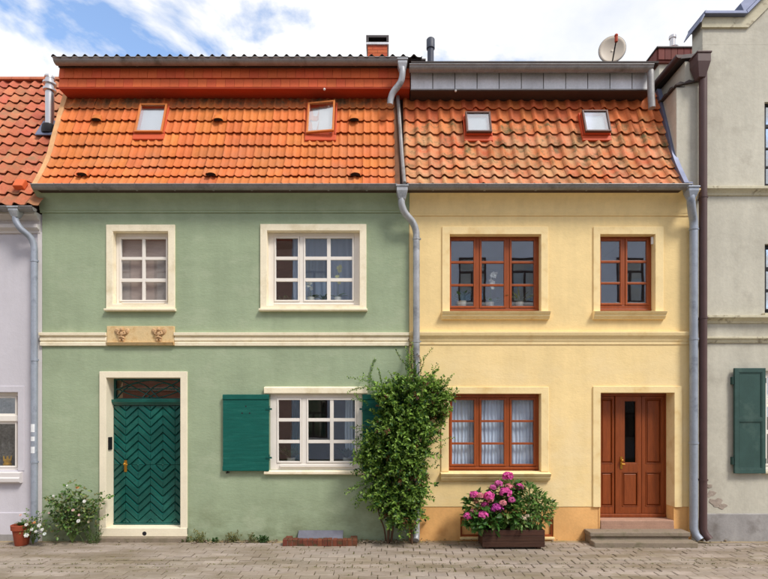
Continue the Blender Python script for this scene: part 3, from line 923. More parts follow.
for xx in (dx0, dx1 - 0.011):
    MB().box(xx, xx + 0.0105, yd - 0.006, yd + 0.0118, zb_ + 0.06, zt - 0.002).build('edge_strip', M['teal'], door)
hm = MB()
hx, hz_ = X(126.2, yd), Z(465, yd)
hm.box(hx - 0.022, hx + 0.022, yd - 0.022, yd - 0.012, hz_ - 0.11, hz_ + 0.08)
hm.tube([(hx, yd - 0.02, hz_ + 0.02), (hx, yd - 0.06, hz_ + 0.02), (hx + 0.01, yd - 0.065, hz_ + 0.02), (hx + 0.055, yd - 0.06, hz_ + 0.012)], 0.013, 8)
hm.ball((hx, yd - 0.05, hz_ + 0.022), 0.024)
hm.build('handle', M['brass'], door, smooth=True)
m = MB().box(X(108, 0.1), X(108, 0.1) + 0.055, 0.03, 0.13, Z(449.5, 0.1), Z(437, 0.1))
m.tube([(X(108, 0.1) + 0.02, 0.09, Z(446, 0.1)), (X(108, 0.1) + 0.02, 0.09, Z(439, 0.1))], 0.03, 8)
m.build('doorbell', M['metal_dk'], green)
# header and fanlight
zh0, zh1 = Z(405, yd), Z(399.4, yd)
MB().along_x([(yd + 0.05, zh0), (yd - 0.03, zh0), (yd - 0.04, zh0 + 0.02), (yd - 0.07, zh0 + 0.045), (yd - 0.075, zh1 - 0.008), (yd - 0.07, zh1), (yd + 0.05, zh1)],
             dh[0] - 0.018 + 0.022, dx1).build('door_header', M['teal'], green, bevel=0.004)
fx0, fx1, fz0, fz1 = dx0, dx1, zh1, dh[3] - 0.004
fl = ring(MB(), fx0, fx1, fz0, fz1, 0.028, yd, yd + 0.05, wb=0.02, wt=0.03).build('fanlight', M['teal'], green, bevel=0.003)
MB().box(fx0 + 0.02, fx1 - 0.02, yd + 0.03, yd + 0.034, fz0 + 0.01, fz1 - 0.02).build('pane', M['glass_amber'], fl)
MB().box(fx0 + 0.02, fx1 - 0.02, yd + 0.09, yd + 0.1, fz0 - 0.1, fz1).build('glow_board', mat('amber_glow_paint', srgb(104, 82, 40), 0.6, var=0.5, vscale=7), fl)  # added board; its patchy amber colour stands in for a glow inside
fw, fh = fx1 - fx0 - 0.05, fz1 - fz0 - 0.05
fxa, fza = fx0 + 0.025, fz0 + 0.02
def bar(pts): MB().tube([(fxa + u * fw, yd + 0.018, fza + t * fh) for u, t in pts], 0.0085, 6).build('tracery_bar', M['teal'], fl, smooth=True)
def arc(u0, u1, t0, t1, n_=14): return [(u0 + (u1 - u0) * i / n_, t0 + (t1 - t0) * math.sin(math.pi * i / n_)) for i in range(n_ + 1)]
bar(arc(0.0, 1.0, 0.45, 1.0)); bar(arc(0.0, 1.0, 0.55, 0.0)); bar([(0, 0.52), (1, 0.52)])
bar([(0.08, 0.98), (0.5, 0.12), (0.55, 0.0)]); bar([(0.92, 0.98), (0.5, 0.12), (0.45, 0.0)])
bar(arc(-0.0, 0.62, 0.0, 0.85)); bar(arc(0.38, 1.0, 0.0, 0.85))

# --- stone relief with two winged cherubs
rx0, rx1, rz0, rz1 = X(108), X(175), Z(342.6), Z(326.4)
m = MB().box(rx0, rx1, -0.035, 0.02, rz0, rz1)
rel = m.build('relief_plaque', M['relief'], green, bevel=0.006)
MB().along_x([(0.02, Z(345.6)), (-0.05, Z(345.6)), (-0.06, Z(344.4)), (-0.075, Z(342.8)), (0.02, Z(342.4))], rx0 - 0.002, rx1 + 0.002).build('ledge', M['relief'], rel, bevel=0.004)
for cx in (X(123.2), X(160)):
    m = MB()
    yb = -0.036
    cz = rz0 + 0.10
    m.ball((cx, yb - 0.004, cz + 0.100), 0.030, 0.034, 0.032)           # head
    m.ball((cx, yb, cz + 0.122), 0.031, 0.026, 0.016)                   # hair
    m.ball((cx - 0.011, yb - 0.036, cz + 0.104), 0.004); m.ball((cx + 0.011, yb - 0.036, cz + 0.104), 0.004); m.ball((cx, yb - 0.038, cz + 0.095), 0.006)
    m.ball((cx, yb, cz + 0.030), 0.042, 0.030, 0.055)                   # chest and belly
    m.ball((cx, yb - 0.006, cz - 0.022), 0.044, 0.026, 0.034)           # drapery
    m.tube([(cx - 0.05, yb - 0.02, cz - 0.03), (cx, yb - 0.034, cz - 0.012), (cx + 0.055, yb - 0.02, cz - 0.04)], 0.008, 6)
    for s in (-1, 1):
        m.tube([(cx + s * 0.036, yb - 0.014, cz + 0.066), (cx + s * 0.064, yb - 0.022, cz + 0.036), (cx + s * 0.026, yb - 0.036, cz + 0.022)], [0.017, 0.015, 0.010], 8)      # arms
        m.tube([(cx + s * 0.018, yb, cz - 0.04), (cx + s * 0.030, yb - 0.014, cz - 0.066), (cx + s * 0.020, yb - 0.008, cz - 0.096)], [0.020, 0.017, 0.010], 8)             # legs
        wing = [(0.034, 0.070), (0.052, 0.112), (0.082, 0.128), (0.112, 0.120), (0.122, 0.096), (0.114, 0.064), (0.098, 0.036), (0.074, 0.020), (0.054, 0.030)]
        pts = [(cx + s * a, cz + b) for a, b in wing]
        if s < 0: pts.reverse()
        cw_ = (sum(p[0] for p in pts) / 9, sum(p[1] for p in pts) / 9)
        m.prism(pts, yb - 0.016, yb + 0.003, [(cw_[0] + (p[0] - cw_[0]) * 0.78, cw_[1] + (p[1] - cw_[1]) * 0.78) for p in pts])
        for (a, b, c, d) in ((0.05, 0.09, 0.104, 0.112), (0.052, 0.072, 0.108, 0.088), (0.056, 0.055, 0.100, 0.062)):
            m.tube([(cx + s * a, yb - 0.016, cz + b), (cx + s * c, yb - 0.014, cz + d)], 0.0045, 5)
    m.build('cherub', M['cherub'], rel, smooth=True, auto=80)

# ================================================================== YELLOW HOUSE
yx0, yx1 = X(409.2), X(692)
YH = {
    'up1': (X(449.4), X(541), Z(311.6), Z(234.4)),
    'up2': (X(599.6), X(655), Z(311.6), Z(234.4)),
    'low': (X(448.4), X(541), Z(471.5), Z(393.6)),
    'door': (X(600), X(674), 0.07, Z(392.6)),
    'vent': (X(460.5), X(553.5), Z(537), Z(517)),
}
wall(yellow, yx0, yx1, 0.547, 5.62, 0.0, 0.3, [h for k, h in YH.items() if k != 'vent'], M['yellow'])
wall(yellow, yx0, yx1, -0.03, 0.546, 0.008, 0.292, [YH['vent'], YH['door']], M['ochre'], 'plinth')
room(yellow, yx0 + 0.02, yx1 - 0.02, -0.02, 5.55, 2.75)
prof = [(0.01, Z(216)), (-0.014, Z(216)), (-0.016, Z(214.5)), (-0.02, Z(214))]
for k in range(9):
    t = k / 8
    prof.append((-0.024 - 0.155 * (1 - math.cos(t * math.pi / 2)), Z(213.5) + (5.60 - Z(213.5) - 0.03) * math.sin(t * math.pi / 2) * (0.75 + 0.25 * t)))
prof += [(-0.19, 5.58), (-0.19, 5.60), (0.01, 5.60)]
MB().along_x(prof, yx0 + 0.001, yx1 + 0.02).build('cornice', M['yellow'], yellow, smooth=True, auto=35)
prof = [(0.01, Z(344.6)), (-0.012, Z(344.6)), (-0.012, Z(341.6)), (-0.02, Z(341.2)), (-0.026, Z(339)), (-0.045, Z(337)), (-0.06, Z(336)), (-0.07, Z(333.6)), (-0.07, Z(332.2)), (0.01, Z(331.4))]
MB().along_x(prof, yx0 + 0.002, yx1).build('string_course', M['yellow_trim'], yellow, bevel=0.003)

def yellow_sill(x0, x1, pt):
    prof = [(0.005, Z(pt + 7.6)), (-0.045, Z(pt + 7.6)), (-0.055, Z(pt + 6.2)), (-0.075, Z(pt + 5)), (-0.08, Z(pt + 3.6)), (-0.10, Z(pt + 2.2)), (-0.115, Z(pt + 0.4)), (0.005, Z(pt - 0.8))]
    MB().along_x(prof, x0, x1).build('window_sill', M['yellow_trim'], yellow, bevel=0.003)

def yellow_surround(hole, o0, o1, top, bottom=None):
    m = surround(yellow, hole, hole[0] - o0, o1 - hole[1], top - hole[3], 0.0, M['yellow_trim'], 0.02, 0.09)
    return m.build('window_surround', M['yellow_trim'], yellow, bevel=0.005)

yf = 0.11
for key, cols, rows, o0, o1, top, sill in (
    ('up1', [[(451.2, 473.6)], [(481.6, 504)], [(511.6, 533.8)]], [(240.6, 261), (263.4, 284), (286.2, 306)], X(442), X(548), Z(227), 312),
    ('up2', [[(600.8, 620.2)], [(627.2, 646.6)]], [(240.8, 260.4), (262.8, 282), (284.2, 303)], X(593), X(663), Z(227), 312),
    ('low', [[(452, 474)], [(481.4, 504)], [(511.6, 533.6)]], [(400, 420), (422.2, 442.4), (444.6, 464)], X(441), X(548.5), Z(387), 472.6)):
    hole = YH[key]
    window(yellow, hole, yf, M['brown'], gset(cols, yf), rset(rows, yf), M['glass_lo' if key == 'low' else 'glass_refl'], sashw=0.036)
    yellow_surround(hole, o0, o1, top)
    yellow_sill(o0 - 0.01, o1 + 0.01, sill)
    MB().box(hole[0] + 0.02, hole[1] - 0.02, yf - 0.03, yf - 0.0125, hole[2] + 0.035, hole[2] + 0.06).build('weather_bar', M['brown'], yellow, bevel=0.004)
MB().box(X(652.4), X(654.6), 0.03, 0.05, Z(243.5), Z(236)).build('sensor', M['porcelain'], yellow, bevel=0.003)

# basement light behind the planter
h = YH['vent']
bw = ring(MB(), h[0], h[1], h[2], h[3], 0.03, 0.03, 0.08).build('basement_window', M['brown'], yellow, bevel=0.004)
MB().box(h[0] + 0.03, h[1] - 0.03, 0.06, 0.075, h[2] + 0.03, h[3] - 0.03).build('panel', M['ochre'], bw)
for t in (0.33, 0.67):
    xx = h[0] + (h[1] - h[0]) * t
    MB().box(xx - 0.02, xx + 0.02, 0.04, 0.0595, h[2] + 0.03, h[3] - 0.03).build('mullion', M['brown'], bw, bevel=0.003)
MB().box(h[0] - 0.01, h[1] + 0.01, -0.03, 0.05, h[2] - 0.035, h[2] - 0.001).build('basement_sill', M['yellow_trim'], yellow, bevel=0.005)

# panelled door
dh = YH['door']
yd = 0.22
wall(yellow, X(592.6), X(681.5), Z(507), Z(386.4), -0.022, 0.31, [(dh[0] + 0.004, dh[1] - 0.004, 0, dh[3] - 0.004)], M['yellow_trim'], 'door_surround')
m = MB()   # plaster sides of the doorway below the surround
m.box(dh[0] - 0.02, dh[0] + 0.003, 0.0, 0.29, 0.0, Z(507) - 0.001); m.box(dh[1] - 0.003, dh[1] + 0.02, 0.0, 0.29, 0.0, Z(507) - 0.001)
m.build('door_jamb', M['ochre'], yellow)
def px(a): return X(a, yd)
def pz(a): return Z(a, yd)
zb0, zt0 = 0.335, dh[3] - 0.005
fr = MB()
fr.box(dh[0] + 0.004, px(599), yd - 0.01, yd + 0.07, zb0, zt0)
fr.box(px(664.6), dh[1] - 0.004, yd - 0.01, yd + 0.07, zb0, zt0)
fr.box(px(599), px(664.6), yd - 0.0095, yd + 0.07, zt0 - 0.045, zt0)
door = fr.build('door', M['brown_door'], yellow, bevel=0.004)
def leaf_panelled(x0, x1, openings, name, yo):
    """leaf with sunk fields: stiles and rails are one piece, fields are set back"""
    hs = [(a, b, c, d) for a, b, c, d, _ in openings]
    w_ = wall(door, x0, x1, zb0 + 0.06, zt0 - 0.047, yo, 0.04, hs, M['brown_door'], name)
    for a, b, c, d, kind in openings:
        if kind == 'glass':
            MB().box(a, b, yo + 0.018, yo + 0.023, c, d).build('pane', M['glass_door'], door)
            ring(MB(), a + 0.0005, b - 0.0005, c + 0.0005, d - 0.0005, 0.014, yo + 0.004, yo + 0.03).build('glazing_bead', M['brown_door'], door)
            MB().box(a, b, yo + 0.034, yo + 0.036, c, d).build('pane_shade_sheet', M['dark'], door)  # added dark sheet, stands in for the shade behind the pane
        else:
            q = MB()
            e, i2 = 0.002, 0.04
            v = [(a, yo + 0.022, c), (b, yo + 0.022, c), (b, yo + 0.022, d), (a, yo + 0.022, d)]
            q.add(v, [(0, 1, 2, 3)])
            q.prism([(a + 0.018, c + 0.018), (b - 0.018, c + 0.018), (b - 0.018, d - 0.018), (a + 0.018, d - 0.018)], yo + 0.004, yo + 0.0215,
                    [(a + i2, c + i2), (b - i2, c + i2), (b - i2, d - i2), (a + i2, d - i2)])
            q.build('door_panel', M['brown_door'], door)
            ring(MB(), a + 0.0005, b - 0.0005, c + 0.0005, d - 0.0005, 0.013, yo - 0.006, yo + 0.021).build('moulding', M['brown_door'], door, bevel=0.004)
leaf_panelled(px(599) + 0.002, px(614.4), [(px(600.6), px(612.8), pz(463.6), pz(398.6), 'p'), (px(600.6), px(612.8), pz(506.4), pz(472), 'p')], 'side_leaf', yd)
leaf_panelled(px(615), px(641), [(px(623.6), px(636.2), pz(463.2), pz(400.4), 'glass'), (px(621.8), px(637.6), pz(506.4), pz(472), 'p')], 'door_leaf', yd - 0.014)
leaf_panelled(px(641.6), px(664.6) - 0.002, [(px(645.6), px(661.4), pz(463.6), pz(398.6), 'p'), (px(645.6), px(661.4), pz(506.4), pz(472), 'p')], 'side_leaf', yd)
MB().box(px(599), px(664.6), yd - 0.03, yd + 0.05, zb0, zb0 + 0.058).build('weather_board', M['brown_door'], door, bevel=0.01)
hm = MB()
hx, hz_ = px(620.8), pz(462)
hm.box(hx - 0.018, hx + 0.018, yd - 0.024, yd - 0.015, hz_ - 0.11, hz_ + 0.09)
hm.ball((hx, yd - 0.05, hz_ + 0.03), 0.024)
hm.tube([(hx, yd - 0.02, hz_ + 0.03), (hx, yd - 0.05, hz_ + 0.03)], 0.012, 8)
hm.tube([(hx, yd - 0.02, hz_ - 0.03), (hx, yd - 0.04, hz_ - 0.03), (hx + 0.045, yd - 0.045, hz_ - 0.035)], 0.01, 8)
hm.build('handle', M['brass'], door, smooth=True)
# steps
MB().box(dh[0] + 0.003, dh[1] - 0.003, -0.012, 0.3, 0.19, 0.333).build('door_step', M['stone_red'], yellow, bevel=0.014)
MB().box(X(600) + 0.01, X(674) - 0.01, -0.018, -0.0125, 0.19, 0.25).build('step_riser', M['stone_red'], yellow)
sx0, sx1 = X(589.5, -0.22), X(690, -0.22)
m = MB().box(sx0, sx1, -0.24, 0.006, 0.125, 0.196)
m.build('door_step', M['stone'], yellow, bevel=0.014)
MB().box(sx0 + 0.02, sx1 - 0.02, -0.215, 0.005, 0.0, 0.1245).build('step_riser', M['stone'], yellow, bevel=0.006)
MB().box(sx0 + 0.0, sx1 + 0.02, -0.40, -0.216, -0.02, 0.082).build('door_step', M['stone'], yellow, bevel=0.016)

# ================================================================== LAVENDER HOUSE
ly = 0.03
LH = (-7.15, X(17), Z(471), Z(392))
LU = (-7.15, X(17), 3.2, 4.5)
wall(lav, -9.6, X(42) - 0.004, -0.03, 5.28, ly, 0.3, [LH], M['lavender'])
room(lav, -9.55, X(42) - 0.06, -0.02, 5.2, 2.75)
MB().box(X(37), X(42) - 0.003, ly - 0.022, ly + 0.01, -0.02, Z(232)).build('corner_strip', M['lav_trim'], lav, bevel=0.006)
zt = Z(214)
prof = [(ly + 0.01, Z(233)), (ly - 0.03, Z(233)), (ly - 0.035, Z(230.5)), (ly - 0.10, Z(229)), (ly - 0.10, Z(225.5)), (ly - 0.03, Z(225)), (ly - 0.03, Z(221)), (ly - 0.06, Z(220.6)),
        (ly - 0.11, Z(217.5)), (ly - 0.15, Z(217)), (ly - 0.16, zt), (ly + 0.01, zt)]
MB().along_x(prof, -9.6, X(40)).build('cornice', M['lav_trim'], lav, bevel=0.004)
MB().box(-9.6, X(37) - 0.002, ly - 0.015, ly + 0.01, -0.02, Z(513)).build('plinth', M['lavender'], lav, bevel=0.005)
MB().box(-9.6, X(37) - 0.002, ly - 0.02, ly + 0.01, -0.02, Z(534.5)).build('plinth', M['beige_plinth'], lav, bevel=0.005)
window(lav, LH, ly + 0.09, M['white'], gset([[(-68, -34)], [(-24, 14.6)]], 0.1), rset([(398, 413.6), (424, 466)], 0.1), M['glass'], sashw=0.03)
m = surround(lav, LH, 0.10, 0.10, Z(386) - LH[3], 0.0, None, -0.02, ly + 0.09)
m.build('window_surround', M['lavender'], lav, bevel=0.005)
MB().along_x([(ly, Z(483)), (-0.02, Z(483)), (-0.055, Z(481.6)), (-0.06, Z(478)), (-0.04, Z(477)), (-0.04, Z(472.6)), (ly + 0.09, Z(471))], LH[0] - 0.11, LH[1] + 0.07).build('window_sill', M['lav_trim'], lav, bevel=0.004)
MB().box(LH[0] + 0.02, LH[1] - 0.02, ly + 0.055, ly + 0.088, Z(421.4), Z(415.6)).build('transom_bar', M['white'], lav, bevel=0.006)

# ================================================================== BEIGE HOUSE
by = 0.0
bx0 = X(702.5)
BH = [(X(764.6), X(764.6) + 1.15, Z(187), Z(102)), (X(764.8), X(764.8) + 1.15, Z(313), Z(244)), (X(765.5), X(765.5) + 1.1, Z(470), Z(371))]
wall(beige, bx0, 9.6, 0.40, 8.0, by, 0.3, BH, M['beige'])
MB().box(bx0 - 0.002, 9.6, by - 0.025, by + 0.29, -0.03, Z(513.5)).build('plinth', M['beige_plinth'], beige, bevel=0.012)
MB().box(X(692) + 0.003, bx0 - 0.001, by + 0.03, by + 0.3, -0.03, 5.62).build('party_wall', M['beige'], beige)
room(beige, bx0 + 0.02, 9.55, -0.02, 7.9, 2.9)
MB().box(bx0 + 0.02, 9.55, 0.31, 4.1, 5.2, 5.4).build('floor_slab', M['room'], beige)
gab = [(bx0, 8.0005), (9.6, 8.0005), (9.6, 8.42), (9.3, 8.42), (7.6, 10.25), (X(743), 8.42), (bx0, 8.42)]
MB().prism(gab, by, by + 0.27).build('gable', M['beige'], beige)
fw_ = X(676.5)
MB().box(fw_, bx0 - 0.0005, by + 0.004, 3.5, 5.6205, 7.32).build('firewall', M['beige'], beige, bevel=0.01)
MB().box(4.86, bx0 - 0.0005, by + 0.012, 3.5, 7.3205, 7.74).build('firewall', M['beige'], beige)
MB().box(bx0 + 0.001, 9.6, 0.275, 4.3, 7.95, 8.0).build('attic_floor', M['room'], beige)
# tile capping on the firewall
for k in range(3):
    x0_ = fw_ - 0.03 + k * 0.14
    if x0_ < bx0 - 0.06:
        MB().along_y([(x0_, 7.325 + k * 0.028), (x0_ + 0.15, 7.35 + k * 0.028), (x0_ + 0.15, 7.37 + k * 0.028), (x0_ + 0.075, 7.39 + k * 0.028), (x0_, 7.35 + k * 0.028)], -0.035, 0.02).build('capping_tile', M['slate'], beige, bevel=0.004)
for k in range(9):
    y0_ = 0.02 + k * 0.17
    m = MB().along_x([(y0_, 7.322), (y0_ + 0.165, 7.322), (y0_ + 0.16, 7.345), (y0_ + 0.08, 7.375), (y0_ + 0.01, 7.35)], fw_ - 0.05, 4.858)
    m.build('capping_tile', M['slate'], beige, bevel=0.004)
# side eave
m = MB().along_y([(4.74, 7.76), (5.12, 7.80), (5.12, 7.86), (4.72, 7.82)], -0.02, 3.5)
m.build('side_eave', M['cap'], beige)
m = MB()
n = 8
o_ = [(4.73 - 0.055 * math.cos(math.pi * k / n), 7.80 - 0.055 * math.sin(math.pi * k / n)) for k in range(n + 1)]
m.along_y(o_, -0.06, 3.5)
m.build('gutter', M['pipe_brown'], beige, smooth=True)
# gable coping and band moulding
def offset_run(pts, d0, d1):
    """strip between two parallel offsets below a polyline (x, z)"""
    def off(d):
        r_ = []
        for i, p in enumerate(pts):
            p = Vector(p)
            a = (Vector(pts[i]) - Vector(pts[i - 1])).normalized() if i else None
            b = (Vector(pts[i + 1]) - Vector(pts[i])).normalized() if i < len(pts) - 1 else None
            na = Vector((a.y, -a.x)) if a else None
            nb = Vector((b.y, -b.x)) if b else None
            if na is None: nn, k = nb, 1
            elif nb is None: nn, k = na, 1
            else:
                nn = (na + nb).normalized(); k = 1 / max(0.3, nn.dot(na))
            r_.append(p + nn * d * k)
        return r_
    A, B = off(d0), off(d1)
    return [( (A[i].x, A[i].y), (A[i + 1].x, A[i + 1].y), (B[i + 1].x, B[i + 1].y), (B[i].x, B[i].y)) for i in range(len(pts) - 1)]
line = [(bx0 - 0.03, 8.42), (X(743), 8.42), (7.6, 10.25), (9.3, 8.42), (9.63, 8.42)]
m = MB()
for q in offset_run(line, 0.0, 0.16): m.prism(list(reversed(q)), by - 0.035, by - 0.0005)
m.build('band_moulding', M['beige_trim'], beige)
m = MB()
for q in offset_run(line, -0.05, -0.002): m.prism(list(reversed(q)), by - 0.11, by + 0.34)
m.build('coping', M['flash_blue'], beige, bevel=0.006)
m = MB()
for i, q in enumerate(offset_run(line, -0.20, -0.052)):
    if i in (1, 2): m.prism(list(reversed(q)), by - 0.06, by + 0.34)
m.build('verge_flashing', M['flash_blue'], beige, bevel=0.006)
m = MB().along_y([(bx0 - 0.10, 8.29), (bx0 - 0.085, 8.29), (bx0 + 0.01, 8.471), (bx0 - 0.01, 8.482)], -0.1, 0.34)
m.build('coping', M['flash_blue'], beige)
# string courses
def course(pt, pb, d, name='string_course'):
    a, b = Z(pb), Z(pt)
    h_ = b - a
    prof = [(by + 0.01, a), (by - 0.02, a), (by - 0.03, a + h_ * 0.25), (by - d * 0.6, a + h_ * 0.45), (by - d, a + h_ * 0.62), (by - d, b - 0.01), (by + 0.01, b)]
    return MB().along_x(prof, bx0 - 0.001, 9.6).build(name, M['beige_trim'], beige, bevel=0.004)
course(187.5, 196, 0.09); course(315.6, 323.4, 0.10); course(336.5, 343, 0.06)
for hole, rows in zip(BH, ([(106, 124.5), (128, 147.5), (149.5, 166), (168, 184)], [(249, 267), (271, 289), (292, 309)], [(377, 398), (402, 430), (434, 464)])):
    wl_ = hole[1] - hole[0]
    window(beige, hole, 0.06, M['metal_dk'] if rows[0][0] < 300 else M['white'], [[(hole[0] + 0.06, hole[0] + wl_ / 2 - 0.05)], [(hole[0] + wl_ / 2 + 0.05, hole[1] - 0.06)]], rset(rows, 0.06), M['glass_sky'], sashw=0.03)
    MB().along_x([(0.05, hole[2] - 0.06), (-0.05, hole[2] - 0.06), (-0.07, hole[2] - 0.045), (-0.07, hole[2] - 0.012), (0.05, hole[2])], hole[0] - 0.05, hole[1] + 0.05).build('window_sill', M['beige_trim'], beige, bevel=0.004)
# panelled shutter
sx0, sx1, sz0, sz1 = X(731.5), X(762.3), Z(473), Z(368.4)
hs = [(sx0 + 0.07, sx1 - 0.06, sz0 + 0.08, Z(421.5)), (sx0 + 0.07, sx1 - 0.06, Z(417.5), sz1 - 0.07)]
sh = wall(beige, sx0, sx1, sz0, sz1, -0.075, 0.04, hs, M['dk_green'], 'shutter')
for a, b, c, d in hs:
    MB().box(a, b, -0.062, -0.05, c, d).build('panel', M['dk_green'], sh)
    ring(MB(), a + 0.0006, b - 0.0006, c + 0.0006, d - 0.0006, 0.012, -0.071, -0.0625).build('moulding', M['dk_green'], sh, bevel=0.003)
for zz in (sz0 + 0.2, sz1 - 0.2):
    MB().tube([(sx1 + 0.008, -0.055, zz - 0.04), (sx1 + 0.008, -0.055, zz + 0.04)], 0.012, 8).build('hinge', M['metal_dk'], sh, smooth=True)
    MB().box(sx0 - 0.02, sx0 - 0.001, -0.06, 0.0, zz - 0.06, zz + 0.06).build('holdback', M['dk_green'], sh)
# flaked render low on the wall: thin raised scabs with gaps
r_ = random.Random(11)
for qi, (cx, cz, s_) in enumerate(((X(711), Z(494), 0.09), (X(717), Z(503), 0.13), (X(722), Z(506), 0.08), (X(709), Z(486), 0.05))):
    n = 13
    pts = [(cx + s_ * r_.uniform(0.5, 1.15) * math.cos(2 * math.pi * k / n), cz + 0.7 * s_ * r_.uniform(0.45, 1.15) * math.sin(2 * math.pi * k / n)) for k in range(n)]
    MB().prism(pts, by - 0.004 - 0.002 * qi, by + 0.01).build('flaked_patch', M['peel'], beige)
# red-clad chimney stack
cy = 1.4
cx0, cx1 = X(658, cy), X(692.5, cy)
ch = MB().box(cx0 + 0.05, cx1 + 0.3, cy + 0.05, cy + 0.5, 7.6, Z(60, cy)).build('chimney', M['beige'], beige)
MB().box(cx0, cx1 + 0.35, cy, cy + 0.55, Z(62.4, cy), Z(60.2, cy)).build('cladding_base', M['red_clad'], ch)
k = 0
x = cx0
while x < cx1 + 0.3:
    MB().box(x + 0.003, x + 0.117, cy - 0.02, cy + 0.01, Z(60.2, cy) + 0.001, Z(49, cy)).build('cladding_tile', M['red_clad'], ch, bevel=0.003)
    x += 0.12
for j in range(4):
    MB().box(cx0 - 0.02, cx0 + 0.01, cy + 0.012 + j * 0.135, cy + 0.143 + j * 0.135, Z(60.2, cy) + 0.001, Z(49, cy)).build('cladding_tile', M['red_clad'], ch, bevel=0.003)
MB().box(cx0 + 0.011, cx1 + 0.3, cy + 0.011, cy + 0.5, Z(60.2, cy) + 0.002, Z(49, cy) - 0.002).build('chimney_core', M['red_clad'], ch)
MB().box(cx0 - 0.04, cx1 + 0.36, cy - 0.04, cy + 0.58, Z(49, cy) + 0.001, Z(47.4, cy)).build('chimney_cap', M['cap'], ch, bevel=0.008)
xc = X(672.5, cy + 0.25)
MB().lathe([(0.05, 0), (0.05, 0.10), (0.1, 0.12), (0.11, 0.16), (0.05, 0.2), (0.05, 0.34), (0.065, 0.35), (0.065, 0.4), (0.03, 0.42)], (xc, cy + 0.25, Z(47.4, cy)), 14).build('flue_pot', M['steel'], ch, smooth=True)
for a in (-0.17, 0.17):
    MB().lathe([(0.07, 0), (0.07, 0.08), (0.09, 0.09), (0.05, 0.14), (0.02, 0.15)], (xc + a, cy + 0.25, Z(47.4, cy)), 12).build('flue_pot', M['steel'], ch, smooth=True)

# ================================================================== ROOFS
PROF = [(-0.27, 5.55), (-0.19, 5.67), (0.07, 6.15), (0.24, 6.65), (0.53, 7.50), (0.62, 7.76)]
# smooth the bell-cast
_s = smooth_path([(0, a, b) for a, b in PROF], 12)
PROFS = [(p.y, p.z) for p in _s]
def proj_y(p): return HZ - (p[1] - H) * F / (D + p[0])
def prof_at(py):
    for a, b in zip(PROFS[:-1], PROFS[1:]):
        ya, yb = proj_y(a), proj_y(b)
        if ya >= py >= yb:
            t = (ya - py) / (ya - yb)
            return Vector((0, a[0] + (b[0] - a[0]) * t, a[1] + (b[1] - a[1]) * t))
    return Vector((0, *PROFS[-1]))

def frame_matrix(p, q, x):
    """local x along the house, y up the slope from p to q, z out of the roof"""
    u = (q - p).normalized()
    n = Vector((1, 0, 0)).cross(u)
    return Matrix(((1, u.x, n.x, x), (0, u.y, n.y, p.y), (0, u.z, n.z, p.z), (0, 0, 0, 1)))

def tile_mesh(width, hfun, n, name, thick=0.014):
    """one clay tile, unit length up the slope: waved top face, thick nose, turned-down edges"""
    v, f = [], []
    for j, yy in enumerate((0.0, 0.04, 1.0)):
        for i in range(n + 1):
            u = i / n
            h = hfun(u)
            v.append((u * width, yy, h + (0.0 if j else -0.004)))
    for j in range(2):
        for i in range(n):
            a = j * (n + 1) + i
            f.append((a, a + 1, a + n + 2, a + n + 1))
    b = len(v)
    for i in range(n + 1):
        v.append((i / n * width, 0.004, hfun(i / n) - thick))
    for i in range(n):
        f.append((b + i, b + i + 1, i + 1, i))
    b2 = len(v)
    for i in range(n + 1):
        v.append((i / n * width, 0.25, hfun(i / n) - thick))
    for i in range(n):
        f.append((b2 + i, b2 + i + 1, b + i + 1, b + i))
    me = bpy.data.meshes.new(name)
    me.from_pydata(v, [], f)
    me.update()
    me.polygons.foreach_set('use_smooth', [True] * len(me.polygons))
    me.set_sharp_from_angle(angle=math.radians(50))
    return me

def h_double(u):      # two flat pans with narrow rolls
    k = (u * 2) % 1.0
    d = min(k, 1 - k)
    r = max(0.0, 1 - d / 0.27)
    return 0.024 * (r * r * (3 - 2 * r)) - (0.004 if 0.48 < u < 0.52 else 0)
def h_pan(u):         # S-shaped pantile
    return 0.022 * math.cos(2 * math.pi * (u - 0.22)) + 0.006 * math.cos(4 * math.pi * (u - 0.20))

def lay_tiles(parent, rows, x0, x1, width, me, lift=0.034, skip=(), seed=1, stag=0.0, clipx=None):
    r = random.Random(seed)
    cnt = int(round((x1 - x0) / width))
    wd = (x1 - x0) / cnt
    for k in range(len(rows) - 1):
        p, q = rows[k], rows[k + 1]
        ln = (q - p).length
        u = (q - p).normalized()
        nn = Vector((1, 0, 0)).cross(u)
        pl = p + nn * lift
        ql = q + nn * 0.006 + u * 0.03
        for i in range(cnt):
            x = x0 + i * wd + (stag * wd if k % 2 else 0)
            if clipx and not clipx(x, k): continue
            cxm, pm = x + wd / 2, (p + q) / 2
            if any(a < x and x + wd < b and c < pm.z < d for a, b, c, d in skip): continue
            o = bpy.data.objects.new('roof_tile', me)
            COL.objects.link(o)
            mtx = frame_matrix(pl + u * r.uniform(-0.007, 0.007) + nn * r.uniform(-0.004, 0.005), ql, x + r.uniform(-0.002, 0.002))
            rot = Matrix.Rotation(r.uniform(-0.014, 0.014), 4, 'Z') @ Matrix.Rotation(r.uniform(-0.016, 0.016), 4, 'Y')
            sc = Matrix.Diagonal((wd / width * 1.004, (ql - pl).length, 1, 1))
            o.matrix_world = mtx @ rot @ sc
            mw = o.matrix_world.copy()
            o.parent = parent
            o.matrix_parent_inverse = world_matrix(parent).inverted()
            o.matrix_basis = mw

ROWPX = [186.6, 178, 169, 159, 147, 134.7, 122.5, 110.4, 98.6, 93]
rows = [prof_at(p) for p in ROWPX]
rx_l, rx_m, rx_r = -5.43, 0.262, 4.66

